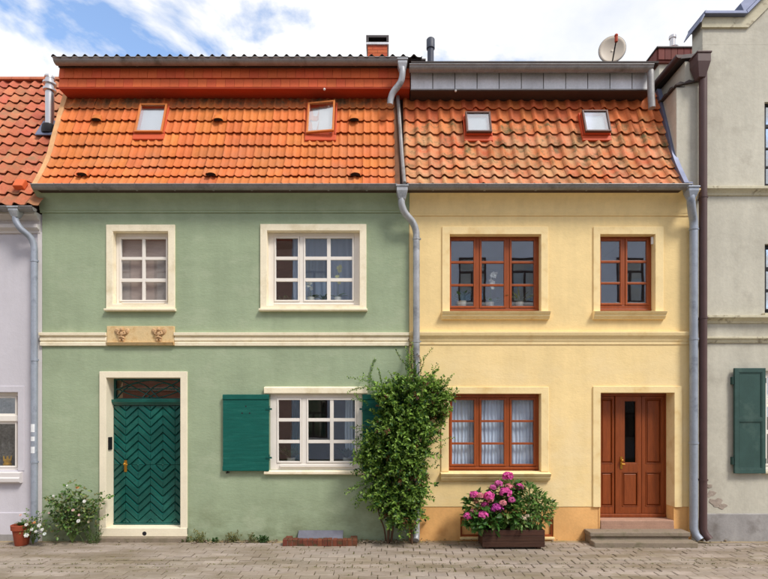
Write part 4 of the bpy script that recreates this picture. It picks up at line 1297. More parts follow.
def deck(parent, x0, x1, name, material, d=0.02):
    m = MB()
    pr_ = [p for p in PROFS]
    top = [(y + d, z) for y, z in pr_]
    m.along_x([(y + d, z) for y, z in pr_] + [(y + d + 0.12, z) for y, z in reversed(pr_)], x0, x1)
    return m.build(name, material, parent)

# skylight rectangles: (px left, px right, py top, py bottom)
SKY_G = [(139.5, 167, 108.5, 136.5), (308, 335.5, 107.5, 137.5)]
SKY_Y = [(464.5, 489.5, 119, 139), (580.5, 606, 117.5, 138.5)]
def sky_rect(s):
    a, b = prof_at(s[3]), prof_at(s[2])
    mid_ = (a + b) / 2
    return a, b, X((s[0] + s[1]) / 2, mid_.y), (s[1] - s[0]) * (D + mid_.y) / F

me_g = tile_mesh(0.25, h_double, 16, 'double_roll_tile'); me_g.materials.append(M['tile_g'])
me_y = tile_mesh(0.195, h_pan, 14, 'pantile'); me_y.materials.append(M['tile_y'])
me_l = tile_mesh(0.205, h_pan, 12, 'pantile'); me_l.materials.append(M['tile_l'])
skg, sky_ = [], []
for s in SKY_G:
    a, b, cx, wd = sky_rect(s); skg.append((cx - wd / 2 - 0.05, cx + wd / 2 + 0.05, a.z, b.z))
for s in SKY_Y:
    a, b, cx, wd = sky_rect(s); sky_.append((cx - wd / 2 - 0.05, cx + wd / 2 + 0.05, a.z, b.z))
rg = deck(green, rx_l, rx_m, 'roof', M['dk_soffit'])
lay_tiles(rg, rows, rx_l + 0.03, rx_m - 0.09, 0.25, me_g, 0.043, skg, 4)
ry = deck(yellow, rx_m + 0.002, rx_r, 'roof', M['dk_soffit'])
lay_tiles(ry, rows, rx_m + 0.06, rx_r + 0.01, 0.195, me_y, 0.045, sky_, 5)
# verges and flashings that follow the curve
def follow(parent, x0, x1, name, material, d0, d1, pts=None):
    pts = pts or PROFS
    m = MB()
    vs2, fs2 = [], []
    n = len(pts)
    for i, (y_, z_) in enumerate(pts):
        a = Vector(pts[max(i - 1, 0)]); b = Vector(pts[min(i + 1, n - 1)])
        t = (b - a).normalized(); nn = Vector((-t.y, t.x))
        for xx in (x0, x1):
            for d in (d0, d1):
                vs2.append((xx, y_ + nn.x * d, z_ + nn.y * d))
    for i in range(n - 1):
        a, b = i * 4, (i + 1) * 4
        fs2 += [(a, a + 1, b + 1, b), (a + 2, b + 2, b + 3, a + 3), (a + 1, a + 3, b + 3, b + 1), (a, b, b + 2, a + 2)]
    fs2 += [(0, 2, 3, 1), (4 * n - 4, 4 * n - 3, 4 * n - 1, 4 * n - 2)]
    m.add(vs2, fs2)
    return m.build(name, material, parent)
PV = [p for p in PROFS if 5.6 < p[1] < 7.6]
follow(green, rx_l - 0.05, rx_l + 0.03, 'verge', M['verge'], -0.02, 0.062, PV)
follow(green, rx_m - 0.10, rx_m - 0.012, 'party_flashing', mat('stained_mortar', srgb(112, 78, 58), 0.9, var=0.25, vscale=4, bump=0.3), -0.02, 0.045, PV)
follow(yellow, rx_r + 0.012, rx_r + 0.085, 'flashing', M['flash_blue'], -0.02, 0.075, PV)
MB().box(X(681, -0.1), X(691, -0.1), -0.16, 0.003, 5.63, 5.72).build('flashing', M['flash_blue'], yellow, bevel=0.01)
pts = []
for (y_, z_) in PV[::3]:
    t = (z_ - 5.67) / (7.5 - 5.67)
    pts.append((0.315 - 0.085 * t, y_ - 0.075, z_ + 0.03))
MB().tube(pts, 0.03, 8).build('conduit', M['gutter'], green, smooth=True)

def vent_tile(parent, pxx, pyy):
    p, q = prof_at(pyy + 3), prof_at(pyy - 5)
    mtx = frame_matrix(p, q, X(pxx, p.y))
    m = MB()
    n = 8
    for (yy, sc) in ((0.0, 1.0), (0.11, 0.55)):
        for k in range(n + 1):
            a = math.pi * k / n
            m.v.append((-0.085 * math.cos(a) * (0.7 + 0.3 * sc), yy, 0.056 + 0.062 * math.sin(a) ** 0.6 * sc))
    m.f += [(k, k + 1, n + 2 + k, n + 1 + k) for k in range(n)]
    m.v += [(-0.085, 0.0, 0.02), (0.085, 0.0, 0.02)]
    m.v = [tuple(mtx @ Vector(v)) for v in m.v]
    o = m.build('vent_tile', M['tile_g'], parent, smooth=True, auto=60)
    d = MB()
    d.v = [tuple(mtx @ Vector((-0.078 * math.cos(math.pi * k / n), 0.012, 0.045 + 0.062 * math.sin(math.pi * k / n) ** 0.6))) for k in range(n + 1)]
    d.f = [tuple(range(n + 1))]
    d.build('vent_opening_shade', M['dark'], o)  # dark face stands in for the shade inside the vent
for a, b in ((98.5, 121), (84, 176), (219.5, 121), (212, 176), (354.5, 121), (355.5, 176)):
    vent_tile(rg, a, b)

def skylight(parent, s, fmat, amat, opened=0.0, proud=0.10, apron=0.12, blind=True):
    a, b, cx, wd = sky_rect(s)
    mtx = frame_matrix(a, b, cx)
    ln = (b - a).length
    hw = wd / 2
    def place(m): m.v = [tuple(mtx @ Vector(v)) for v in m.v]; return m
    def lring(w_, z0, z1, e=0.0):
        m = MB()
        m.box(-hw + e, -hw + w_, 0 + e, ln - e, z0, z1); m.box(hw - w_, hw - e, 0 + e, ln - e, z0, z1)
        m.box(-hw + w_, hw - w_, e + 0.0005, w_, z0 + 0.0005, z1 - 0.0005); m.box(-hw + w_, hw - w_, ln - w_, ln - e - 0.0005, z0 + 0.0005, z1 - 0.0005)
        return m
    sk = place(lring(0.05, -0.05, proud - 0.045, 0.004)).build('skylight', amat, parent)
    ap = MB()
    ap.box(-hw - 0.025, hw + 0.025, -apron, -0.002, 0.03, 0.062)
    ap.box(-hw - 0.025, -hw - 0.002, 0, ln + 0.03, 0.02, 0.07); ap.box(hw + 0.002, hw + 0.025, 0, ln + 0.03, 0.02, 0.07)
    place(ap).build('flashing_apron', amat, sk, bevel=0.006)
    rot = Matrix.Translation((-hw, 0, proud - 0.04)) @ Matrix.Rotation(-opened, 4, 'Y') @ Matrix.Translation((hw, 0, -proud + 0.04))
    def tilt(m): m.v = [tuple(rot @ Vector(v)) for v in m.v]; return place(m)
    tilt(lring(0.03, proud - 0.04, proud)).build('sash', fmat, sk, bevel=0.004)
    g_ = MB().box(-hw + 0.03, hw - 0.03, 0.03, ln - 0.03, proud - 0.022, proud - 0.016)
    tilt(g_).build('pane', M['glass_sky'], sk)
    if blind:
        place(MB().box(-hw + 0.052, hw - 0.052, 0.052, ln - 0.06, proud - 0.075, proud - 0.07)).build('roller_blind', M['white_blind'], sk)
    return sk
M['sky_frame_o'] = mat('orange_brown_sash', srgb(206, 122, 62), 0.5, var=0.06)
M['sky_frame_d'] = mat('dark_sash', srgb(96, 66, 58), 0.5, var=0.06)
M['sky_apron'] = mat('red_flashing', srgb(206, 88, 52), 0.6, var=0.06)
M['sky_apron_l'] = mat('pale_red_flashing', srgb(214, 122, 98), 0.7, var=0.08)
skylight(rg, SKY_G[0], M['sky_frame_o'], M['sky_apron'], 0.0)
skylight(rg, SKY_G[1], M['sky_frame_o'], M['sky_apron'], 0.10)
skylight(ry, SKY_Y[0], M['sky_frame_d'], M['sky_apron'], 0.0, 0.15, 0.1)
skylight(ry, SKY_Y[1], M['sky_frame_d'], M['sky_apron'], 0.0, 0.15, 0.1)

# --- attic storey of the green house: two courses of flat cladding tiles over a red soffit
ay = 0.24
ax0, ax1 = -5.40, X(410, ay)
az0, az1 = 7.47, 7.80
at = MB().box(ax0 + 0.01, ax1, ay + 0.02, 4.3, az0, az1).build('attic_wall', M['soffit'], green)
MB().box(ax0, ax1 - 0.001, ay - 0.01, 0.56, az0 - 0.03, az0 - 0.001).build('soffit', M['soffit'], green, bevel=0.004)
m_t = {}
tw = 0.1535
r_ = random.Random(9)
for k, (z0_, z1_) in enumerate(((az0, az0 + 0.165), (az0 + 0.15, az0 + 0.33))):
    x = ax0 - (0.06 if k else 0.0)
    while x < ax1 - 0.02:
        xa, xb = max(x, ax0) + 0.002, min(x + tw, ax1) - 0.002
        if xb - xa > 0.03:
            m = MB()
            yb, yt = ay - 0.012 + 0.006 * k * 0, ay + 0.012
            d_ = r_.uniform(0, 0.003)
            m.add([(xa, yb - d_, z0_), (xb, yb - d_, z0_), (xb, yt, z1_), (xa, yt, z1_), (xa, yb + 0.010, z0_), (xb, yb + 0.010, z0_), (xb, yt + 0.007, z1_), (xa, yt + 0.007, z1_)],
                  [(0, 1, 2, 3), (7, 6, 5, 4), (0, 4, 5, 1), (1, 5, 6, 2), (2, 6, 7, 3), (3, 7, 4, 0)])
            m.build('cladding_tile', M['clad'], at)
        x += tw
# its low-pitched top roof: tile ends show above the gutter
def low_roof(parent, x0, x1, yf, zf, yb, zb2, pitch_, me, n):
    d = MB().along_x([(yf + 0.04, zf - 0.03), (yf + 0.04, zf - 0.005), (yb, zb2), (yb, zb2 - 0.05)], x0, x1).build('top_roof', M['slate'], parent)
    if me:
        cnt = int((x1 - x0) / pitch_)
        u = Vector((0, yb - yf, zb2 - zf)); 
        for i in range(cnt):
            o = bpy.data.objects.new('roof_tile', me); COL.objects.link(o)
            p = Vector((0, yf - 0.02, zf)); q = p + u.normalized() * 0.5
            mw = frame_matrix(p, q, x0 + i * pitch_) @ Matrix.Diagonal((pitch_ / 0.205, 0.6, 1, 1))
            o.parent = d; o.matrix_parent_inverse = world_matrix(d).inverted(); o.matrix_basis = mw
    return d
me_s = tile_mesh(0.205, h_pan, 12, 'top_roof_tile'); me_s.materials.append(M['slate'])
low_roof(green, ax0, ax1 + 0.25, 0.06, 7.855, 4.3, 8.7, 0.172, me_s, 1)
gutter(green, X(53.6, 0.08), X(408, 0.08), 0.13, 7.84, 0.075, M['gutter'], 0.9)
MB().box(ax0, ax1, ay - 0.02, ay + 0.02, az1 - 0.005, 7.85).build('fascia', M['dk_soffit'], green)

# --- attic storey of the yellow house: zinc panels
zy = 0.22
zx0, zx1 = X(410.6, zy), X(651, zy)
pz0, pz1 = Z(89.2, zy), Z(74.5, zy)
at = MB().box(zx0, zx1, zy + 0.02, 4.3, pz0 - 0.001, 7.72).build('attic_wall', M['dk_soffit'], yellow)
MB().box(zx0 + 0.005, zx1 - 0.004, zy - 0.006, 0.6, pz0 - 0.03, pz0 - 0.002).build('soffit', M['dk_soffit'], yellow)
ed = [410.6 + 22.15 * k for k in range(11)] + [651]
for a, b in zip(ed[:-1], ed[1:]):
    if b - a < 4: continue
    MB().box(X(a, zy) + 0.006, X(b, zy) - 0.006, zy - 0.004, zy + 0.0195, pz0, pz1 + 0.05).build('zinc_panel', M['zinc'], at, bevel=0.005)
MB().box(zx0, zx1, zy - 0.012, zy + 0.018, pz0 - 0.016, pz0 - 0.0005).build('drip_edge', M['gutter'], at)
low_roof(yellow, zx0 + 0.26, zx1 + 0.03, 0.02, 7.755, 4.3, 8.3, 0.2, None, 1)
gutter(yellow, X(409.5, 0.0), X(655, 0.0), 0.10, 7.705, 0.075, M['gutter'], 0.78)
MB().box(zx0, zx1 + 0.02, 0.02, zy + 0.02, 7.725, 7.752).build('roof_edge', M['slate'], yellow)
MB().ball((X(455, 0.3), 0.22, 7.40), 0.02).build('soffit_lamp', M['porcelain'], yellow, smooth=True)
MB().ball((X(325, 0.3), 0.22, 7.425), 0.02).build('soffit_lamp', M['porcelain'], green, smooth=True)

# --- eaves gutters and downpipes
gutter(green, X(33, -0.25), X(397, -0.25), -0.24, 5.615, 0.066, M['gutter'], 0.6)
gutter(yellow, X(407, -0.25), X(690, -0.25), -0.24, 5.615, 0.066, M['gutter'], 0.8)
def hopper(parent, xc, yc, zt_, wt, wb, h, material):
    m = MB()
    v = []
    for (w_, z_) in ((wt, zt_), (wt, zt_ - h * 0.4), (wb, zt_ - h)):
        v += [(xc - w_, yc - w_, z_), (xc + w_, yc - w_, z_), (xc + w_, yc + w_, z_), (xc - w_, yc + w_, z_)]
    f = [(3, 2, 1, 0), (8, 9, 10, 11)]
    for j in range(2):
        for i in range(4):
            f.append((j * 4 + i, j * 4 + (i + 1) % 4, j * 4 + 4 + (i + 1) % 4, j * 4 + 4 + i))
    m.add(v, f)
    m.box(xc - wt - 0.012, xc + wt + 0.012, yc - wt - 0.012, yc + wt + 0.012, zt_ - 0.02, zt_ + 0.006)
    return m.build('hopper', material, parent, bevel=0.006)
# shared pipe between the green and the yellow house
hopper(green, X(402, -0.25), -0.24, Z(187, -0.25), 0.085, 0.05, 0.2, M['pipe'])
yy = -0.10
path = [(X(402, -0.24), -0.24, Z(196, -0.24)), (X(401.6, -0.24), -0.24, Z(204, -0.24)), (X(405, -0.2), -0.2, Z(213, -0.2)), (X(412.5, -0.13), -0.13, Z(222, -0.13)), (X(416, yy), yy, Z(231, yy)), (X(416.4, yy), yy, Z(243, yy))]
pp = smooth_path(path, 6) + [Vector((X(416.4, yy), yy, z_)) for z_ in (3.5, 2.0, 1.0, 0.16)]
pp += [Vector((X(416.2, yy), yy - 0.02, 0.09)), Vector((X(415.5, yy), yy - 0.07, 0.05))]
downpipe(green, pp, 0.054, M['pipe'], [(X(416.4, yy), yy, z_) for z_ in (Z(239, yy), 3.2, 1.2)])
# right-hand pipe of the yellow house
hopper(yellow, X(691.5, -0.25), -0.24, Z(188, -0.25), 0.08, 0.05, 0.16, M['pipe_blue'])
xx = X(693.6, yy)
path = [(X(691.5, -0.24), -0.24, Z(194, -0.24)), (X(691, -0.24), -0.24, Z(201, -0.24)), (X(692, -0.17), -0.17, Z(212, -0.17)), (xx, yy, Z(222, yy)), (xx, yy, Z(236, yy))]
pp = smooth_path(path, 6) + [Vector((xx, yy, z_)) for z_ in (3.5, 2.0, 1.0, 0.22)] + [Vector((xx + 0.02, yy - 0.02, 0.13)), Vector((xx + 0.06, yy - 0.07, 0.06))]
downpipe(yellow, pp, 0.06, M['pipe_blue'], [(xx, yy, z_) for z_ in (Z(229, yy), Z(339, yy), Z(443, yy))])
# brown pipe of the beige house
hopper(beige, X(701, -0.12), -0.10, Z(55, -0.12), 0.105, 0.055, 0.37, M['pipe_brown'])
xx = X(703, -0.09)
pp = [Vector((xx, -0.09, z_)) for z_ in (Z(74, -0.09), 6.5, 5, 3.5, 2, 1, 0.22)] + [Vector((xx + 0.02, -0.11, 0.13)), Vector((xx + 0.06, -0.16, 0.06))]
downpipe(beige, pp, 0.058, M['pipe_brown'], [(xx, -0.09, z_) for z_ in (Z(197, -0.09), Z(318, -0.09), Z(480, -0.09))])
# pipe from the attic gutter of the yellow house
xq = X(652, 0.05)
MB().tube(smooth_path([(xq, 0.10, 7.64), (xq, 0.09, 7.55), (xq, 0.08, 7.3), (xq + 0.01, 0.07, 7.02)], 4), 0.055, 12).build('downpipe', M['gutter'], yellow, smooth=True)
# S-bend from the attic gutter of the green house
xa = X(402.5, 0.0)
hopper(green, xa, 0.1, 7.80, 0.075, 0.05, 0.16, M['pipe'])
path = [(xa, 0.08, 7.68), (xa, 0.08, 7.58), (xa - 0.03, 0.10, 7.46), (xa - 0.15, 0.14, 7.32), (xa - 0.19, 0.16, 7.22), (xa - 0.20, 0.17, 7.14)]
MB().tube(smooth_path(path, 6), 0.052, 12).build('downpipe', M['pipe'], green, smooth=True)

# --- lavender house roof
le = Vector((0, -0.19, 5.32))
slope_ = math.radians(59)
uv = Vector((0, math.cos(slope_), math.sin(slope_)))
ROWN = 14
step_ = 0.272
lrows = [le + uv * step_ * k for k in range(ROWN + 1)]
lx1 = rx_l - 0.03
m = MB().along_x([(lrows[0].y + 0.06, lrows[0].z + 0.03), (lrows[-1].y + 0.03, lrows[-1].z - 0.02), (lrows[-1].y + 2.3, lrows[0].z + 0.3), (lrows[0].y + 0.3, lrows[0].z - 0.01)], -9.6, X(37))
rl = m.build('roof', M['dk_soffit'], lav)
lay_tiles(rl, lrows, lx1 - 0.205 * 14, lx1 + 0.05, 0.205, me_l, 0.044, (), 8)
# ridge tiles
for k in range(8):
    xk = lx1 - k * 0.36
    m = MB()
    n = 8
    cy_, cz_ = lrows[-1].y + 0.02, lrows[-1].z - 0.02
    pr1 = [(cy_ - 0.12 * math.cos(math.pi * q / n), cz_ + 0.10 * math.sin(math.pi * q / n)) for q in range(n + 1)]
    m.along_x(pr1, xk - 0.37, xk)
    m.build('ridge_tile', M['tile_l'], rl, smooth=True, auto=60)
gutter(lav, -9.6, X(35.5, -0.2), -0.22, 5.28, 0.062, M['gutter'], 0.7)
hopper(lav, X(15.5, -0.22), -0.21, Z(208, -0.22), 0.075, 0.045, 0.15, M['pipe'])
yl = -0.06
xl = X(34.4, yl)
path = [(X(15.5, -0.21), -0.21, Z(215, -0.21)), (X(16, -0.21), -0.21, Z(221, -0.21)), (X(21, -0.18), -0.18, Z(229, -0.18)), (X(30, -0.1), -0.1, Z(237, -0.1)), (X(34, yl), yl, Z(246, yl)), (xl, yl, Z(256, yl))]
pp = smooth_path(path, 6) + [Vector((xl, yl, z_)) for z_ in (3.5, 2.0, 1.0, 0.3, 0.0)]
lp = downpipe(lav, pp, 0.048, M['pipe_blue'], [(xl, yl, z_) for z_ in (Z(261, yl), Z(360, yl), Z(462, yl))])
for a, b in ((424, 432), (436.5, 441), (446.5, 453)):
    m = MB(); n = 6
    for zz in (Z(a, yl), Z(b, yl)):
        for q in range(n + 1):
            an = math.radians(-150 + 100 * q / n)
            m.v.append((xl + 0.0495 * math.cos(an), yl + 0.0495 * math.sin(an), zz))
    m.f = [(q, q + 1, n + 2 + q, n + 1 + q) for q in range(n)]
    m.build('sticker', M['sticker'], lp, smooth=True)
# flue through the lavender roof
pf = lrows[0] + uv * 2.15
fxp = X(50.5, pf.y - 0.1)
fl_ = MB().lathe([(0.07, 0), (0.07, 0.64), (0.105, 0.65), (0.105, 0.685), (0.07, 0.70), (0.07, 0.76), (0.105, 0.77), (0.105, 0.80), (0.068, 0.81), (0.068, 0.87), (0.085, 0.88), (0.08, 0.91), (0.03, 0.94)],
                 (fxp, pf.y - 0.12, Z(128, pf.y - 0.12)), 18).build('flue', M['steel'], lav, smooth=True)
MB().lathe([(0.12, -0.12), (0.13, -0.06), (0.115, 0.03), (0.09, 0.05)], (fxp, pf.y - 0.12, Z(128, pf.y - 0.12)), 16).build('collar', M['dark'], fl_, smooth=True)
mtx = frame_matrix(pf, pf + uv, fxp)
m = MB().box(-0.19, 0.17, -0.32, 0.12, 0.06, 0.085); m.v = [tuple(mtx @ Vector(v)) for v in m.v]
m.build('flashing', M['flash_blue'], fl_, bevel=0.01)
pv_ = lrows[1] + uv * 0.05
mtx = frame_matrix(pv_, pv_ + uv, X(22, pv_.y))
m = MB().box(-0.08, 0.08, 0, 0.17, 0.05, 0.14); m.v = [tuple(mtx @ Vector(v)) for v in m.v]
m.build('vent_tile', M['clad'], rl, bevel=0.015)

# --- brick chimney, vent pipe
cy = 2.4
cx0, cx1 = X(367.6, cy), X(387.4, cy)
cz1 = Z(45.4, cy)
chm = MB().box(cx0 + 0.008, cx1 - 0.008, cy + 0.008, cy + 0.42, 8.0, cz1).build('chimney', M['mortar'], green)
bh, bl = 0.068, (cx1 - cx0) / 2
k = 0
z_ = 8.3
while z_ < cz1 - 0.01:
    z2 = min(z_ + bh, cz1)
    xs_ = [cx0, (cx0 + cx1) / 2, cx1] if k % 2 else [cx0, cx0 + bl / 2, cx0 + bl * 1.5, cx1]
    for a, b in zip(xs_[:-1], xs_[1:]):
        MB().box(a + 0.003, b - 0.003, cy - (0.004 if k % 2 else 0.003), cy + 0.1, z_ + 0.003, z2 - 0.003).build('brick', M['brick'], chm)
    z_ += bh; k += 1
MB().box(cx0 - 0.03, cx1 + 0.03, cy - 0.03, cy + 0.45, cz1 + 0.001, cz1 + 0.05).build('chimney_collar', M['zinc'], chm, bevel=0.006)
hd = ring(MB(), cx0 - 0.03, cx1 + 0.03, cz1 + 0.051, Z(36, cy), 0.05, cy - 0.03, cy + 0.42, wb=0.01, wt=0.05).build('chimney_hood', M['cap'], chm, bevel=0.004)
MB().box(cx0 + 0.03, cx1 - 0.03, cy + 0.2, cy + 0.22, cz1 + 0.06, Z(37, cy)).build('flue_screen', M['metal_dk'], hd)
MB().lathe([(0.05, 0), (0.05, 0.06), (0.09, 0.07), (0.02, 0.12)], (X(380, 1.6), 1.6, 8.25), 12).build('roof_vent', M['zinc'], green, smooth=True)
vy = 0.9
vx = X(430.6, vy)
MB().lathe([(0.058, 0), (0.058, Z(49.5, vy) - 7.9), (0.075, Z(49, vy) - 7.9), (0.075, Z(40, vy) - 7.9), (0.06, Z(39, vy) - 7.9)], (vx, vy, 7.9), 18).build('vent_pipe', M['vent_dark'], yellow, smooth=True)

# --- satellite dish
dyy = 1.0
dc = Vector((X(612, dyy), dyy, Z(50.3, dyy)))
dish = thing('satellite_dish', 'round beige satellite dish above the zinc gutter of the yellow house', 'satellite dish', (dc.x, dyy, 7.9))
R = 0.235
dv = Vector((-0.28, -1, 0.05)).normalized()
q_ = dv.to_track_quat('Z', 'Y').to_matrix().to_4x4()
mtx = Matrix.Translation(dc) @ q_
m = MB()
n = 28
for j in range(7):
    rr = R * j / 6
    for k in range(n):
        a = 2 * math.pi * k / n
        m.v.append(tuple(mtx @ Vector((rr * math.cos(a) * 0.97, rr * math.sin(a) * 1.06, 0.05 * (j / 6) ** 2 - 0.03))))
for j in range(6):
    for k in range(n):
        m.f.append((j * n + k, j * n + (k + 1) % n, (j + 1) * n + (k + 1) % n, (j + 1) * n + k))
b_ = m.build('reflector', M['dish'], dish, smooth=True, auto=180)
sol = b_.modifiers.new('thickness', 'SOLIDIFY'); sol.thickness = 0.012
ring_pts = [mtx @ Vector((R * 0.97 * math.cos(2 * math.pi * k / 36), R * 1.06 * math.sin(2 * math.pi * k / 36), 0.02)) for k in range(37)]
MB().tube(ring_pts, 0.008, 6, False).build('rim', M['gutter'], dish, smooth=True)
lnb = mtx @ Vector((0.02, 0.0, 0.30))
foot = mtx @ Vector((0.0, -R * 1.0, 0.02))
MB().tube([foot, lnb + Vector((0, 0, -0.05))], 0.012, 8).build('feed_arm', M['metal_dk'], dish, smooth=True)
m = MB().tube([lnb + Vector((0, 0, -0.08)), lnb + Vector((0, 0, 0.02))], 0.026, 10); m.ball(lnb + Vector((0, 0, 0.03)), 0.032)
m.build('receiver', M['soffit'], dish, smooth=True)
MB().tube([(dc.x, dyy + 0.06, 7.86), (dc.x, dyy + 0.06, dc.z)], 0.02, 8).build('mast', M['gutter'], dish, smooth=True)

# ================================================================== house across the street (mirrored in the panes)
def opposite(label, x0, x1, material, top, xs_):
    opp = thing('row_house', label, 'house', ((x0 + x1) / 2, -13.4, 0))
    OH = []
    for cx in xs_:
        OH += [(cx - 0.58, cx + 0.58, 6.8, 8.75), (cx - 0.58, cx + 0.58, 3.8, 5.6), (cx - 0.58, cx + 0.58, 0.9, 2.6)]
    wall(opp, x0, x1, -0.05, top, -13.7, 0.3, OH, material)
    for h in OH:
        m = ring(MB(), h[0] - 0.001, h[1] + 0.001, h[2], h[3], 0.07, -13.45, -13.38)
        m.box(h[0] + 0.07, h[1] - 0.07, -13.45, -13.39, h[3] - 0.66, h[3] - 0.58)
        m.box((h[0] + h[1]) / 2 - 0.04, (h[0] + h[1]) / 2 + 0.04, -13.451, -13.389, h[2] + 0.07, h[3] - 0.665)
        wn = m.build('window', M['opp_frame'], opp)
        MB().box(h[0] + 0.05, h[1] - 0.05, -13.44, -13.43, h[2] + 0.05, h[3] - 0.05).build('pane', M['glass'], wn)
        MB().box(h[0] - 0.12, h[1] + 0.12, -13.41, -13.33, h[2] - 0.12, h[2] - 0.002).build('window_sill', M['lav_trim'], opp)
    MB().box(x0 + 0.01, x1 - 0.01, -17, -14.6, -0.05, top - 0.1).build('rear_block', M['room'], opp)
    MB().along_x([(-13.2, top + 0.001), (-13.2, top + 0.1), (-16.2, top + 2.4), (-19, top + 0.001)], x0, x1).build('roof', M['opp_roof'], opp)
    MB().along_x([(-13.41, top - 0.3), (-13.25, top - 0.1), (-13.2, top - 0.001), (-13.41, top - 0.001)], x0, x1).build('cornice', material, opp)
    for zz in (2.95, 6.0):
        MB().box(x0, x1, -13.41, -13.36, zz, zz + 0.15).build('string_course', M['lav_trim'], opp)
opposite('blue-grey house across the street, seen only mirrored in the yellow house panes', -4.0, 13, M['opp'], 9.8, [k * 2.3 - 0.75 for k in range(-1, 6)])
opposite('brick-red house across the street, seen only mirrored in the green house panes', -13, -4.004, M['opp_brick'], 9.4, [-11.6, -9.4, -7.2, -5.0 - 0.3])

# ================================================================== THINGS BEHIND THE PANES
curtain('curtain', 'grey-blue sheer curtain behind the wide upper window of the green house', X(292, 0.3), X(362, 0.3), Z(309, 0.3), Z(232, 0.3), 0.42, M['curtain_blue'], 11, 0.022, 3)
curtain('roller_blind', 'mauve woven blind in the small upper window of the green house', X(115, 0.2), X(170, 0.2), Z(306, 0.2), Z(240, 0.2), 0.165, M['blind'], 3, 0.004, 5)
for k, (a, b, lab) in enumerate(((449, 476.5, 'white sheer curtain in the ground-floor yellow-house window, panel next to the climbing shrub'),
                                 (478.5, 506.5, 'white sheer curtain in the ground-floor yellow-house window, middle panel'),
                                 (508.5, 540, 'white sheer curtain in the ground-floor yellow-house window, panel nearest the door'))):
    curtain('curtain', lab, X(a, 0.28), X(b, 0.28), Z(470, 0.28), Z(393, 0.28), 0.205, M['curtain'], 8, 0.011, 20 + k)
curtain('curtain', 'dark teal drape behind the ground-floor window of the green house', X(291, 0.4), X(302, 0.4), Z(466, 0.4), Z(394, 0.4), 0.40, M['teal_drape'], 4, 0.03, 31)
curtain('curtain', 'narrow white net curtain at the shrub side of the ground-floor green-house window', X(345, 0.3), X(356, 0.3), Z(468, 0.3), Z(394, 0.3), 0.3, M['curtain'], 4, 0.012, 33)
curtain('curtain', 'patterned lace curtain in the window of the lavender house', X(-72, 0.3), X(20, 0.3), Z(470, 0.3), Z(392, 0.3), 0.34,
        mat('grey_lace', srgb(120, 116, 118), 0.95, var=0.5, vscale=26, trans=0.3), 16, 0.02, 41)

def strap_leaves(n, c, ln, wd, spread, cols, seed, up=1.0):
    r = np.random.default_rng(seed)
    P, A, N_, Ls, Ws, Cs = [], [], [], [], [], []
    for _ in range(n):
        a = r.uniform(0, 2 * math.pi)
        d = unit((math.cos(a) * spread, math.sin(a) * spread * 0.6, up * r.uniform(0.5, 1.2)))
        P.append(np.array(c) + r.normal(0, 0.008, 3)); A.append(d); N_.append(unit((-d[0], -d[1], 0.8)))
        Ls.append(ln * r.uniform(0.6, 1.1)); Ws.append(wd * r.uniform(0.7, 1.2)); Cs.append(np.array(cols) * r.uniform(0.7, 1.3))
    return leaf_mesh('foliage', P, A, N_, Ls, Ws, Cs, M['leaf'], 0.2, True)

def blossom_mesh(centres, size, col, petals=5, seed=0, face=(0, -1, 0.2), var=0.08):
    r = np.random.default_rng(seed)
    P, A, N_, Ls, Ws, Cs = [], [], [], [], [], []
    for c in centres:
        f_ = unit(np.array(face) + r.normal(0, 0.35, 3))
        u = unit(np.cross(f_, r.normal(0, 1, 3))); v = np.cross(f_, u)
        for k in range(petals):
            a = 2 * math.pi * (k + r.uniform(-0.15, 0.15)) / petals
            d = u * math.cos(a) + v * math.sin(a) + f_ * 0.3
            P.append(c); A.append(d); N_.append(f_); Ls.append(size * r.uniform(0.85, 1.1)); Ws.append(size * 1.0); Cs.append(np.clip(np.array(col) * (1 + r.normal(0, var)), 0, 1))
    return leaf_mesh('blossom', P, A, N_, Ls, Ws, Cs, M['petal'], 0.12, True)

def pot_thing(name, label, pos, r=0.06, h=0.11, material=None, cat='potted plant'):
    t = thing(name, label, cat, pos)
    MB().lathe([(r * 0.72, 0), (r * 0.78, 0.005), (r, h * 0.9), (r * 1.05, h), (r * 0.92, h), (r * 0.88, h * 0.85)], pos, 16).build('pot', material or M['porcelain'], t, smooth=True)
    return t
def orchid(label, pos, ht, lean, n, col, seed, r=0.06):
    t = pot_thing('potted_orchid', label, pos, r)
    c = np.array(pos) + np.array((0, 0, 0.1))
    link('foliage', strap_leaves(6, c, 0.2, 0.06, 1.2, (0.05, 0.11, 0.03), seed, 0.5), t)
    pts = smooth_path([tuple(c), tuple(c + np.array((lean * 0.2, -0.01, ht * 0.5))), tuple(c + np.array((lean * 0.55, -0.02, ht * 0.85))), tuple(c + np.array((lean, -0.02, ht)))], 5)
    MB().tube(pts, 0.004, 5).build('stem', M['green_stem'], t, smooth=True)
    cs = [np.array(pts[int(len(pts) * (0.4 + 0.58 * k / max(1, n - 1))) - 1]) + np.array((0.018 * (-1) ** k, -0.02, 0)) for k in range(n)]
    link('blossom', blossom_mesh(cs, 0.042, col, 5, seed), t)
    return t
sy = 0.24
zs = Z(310.5, sy)
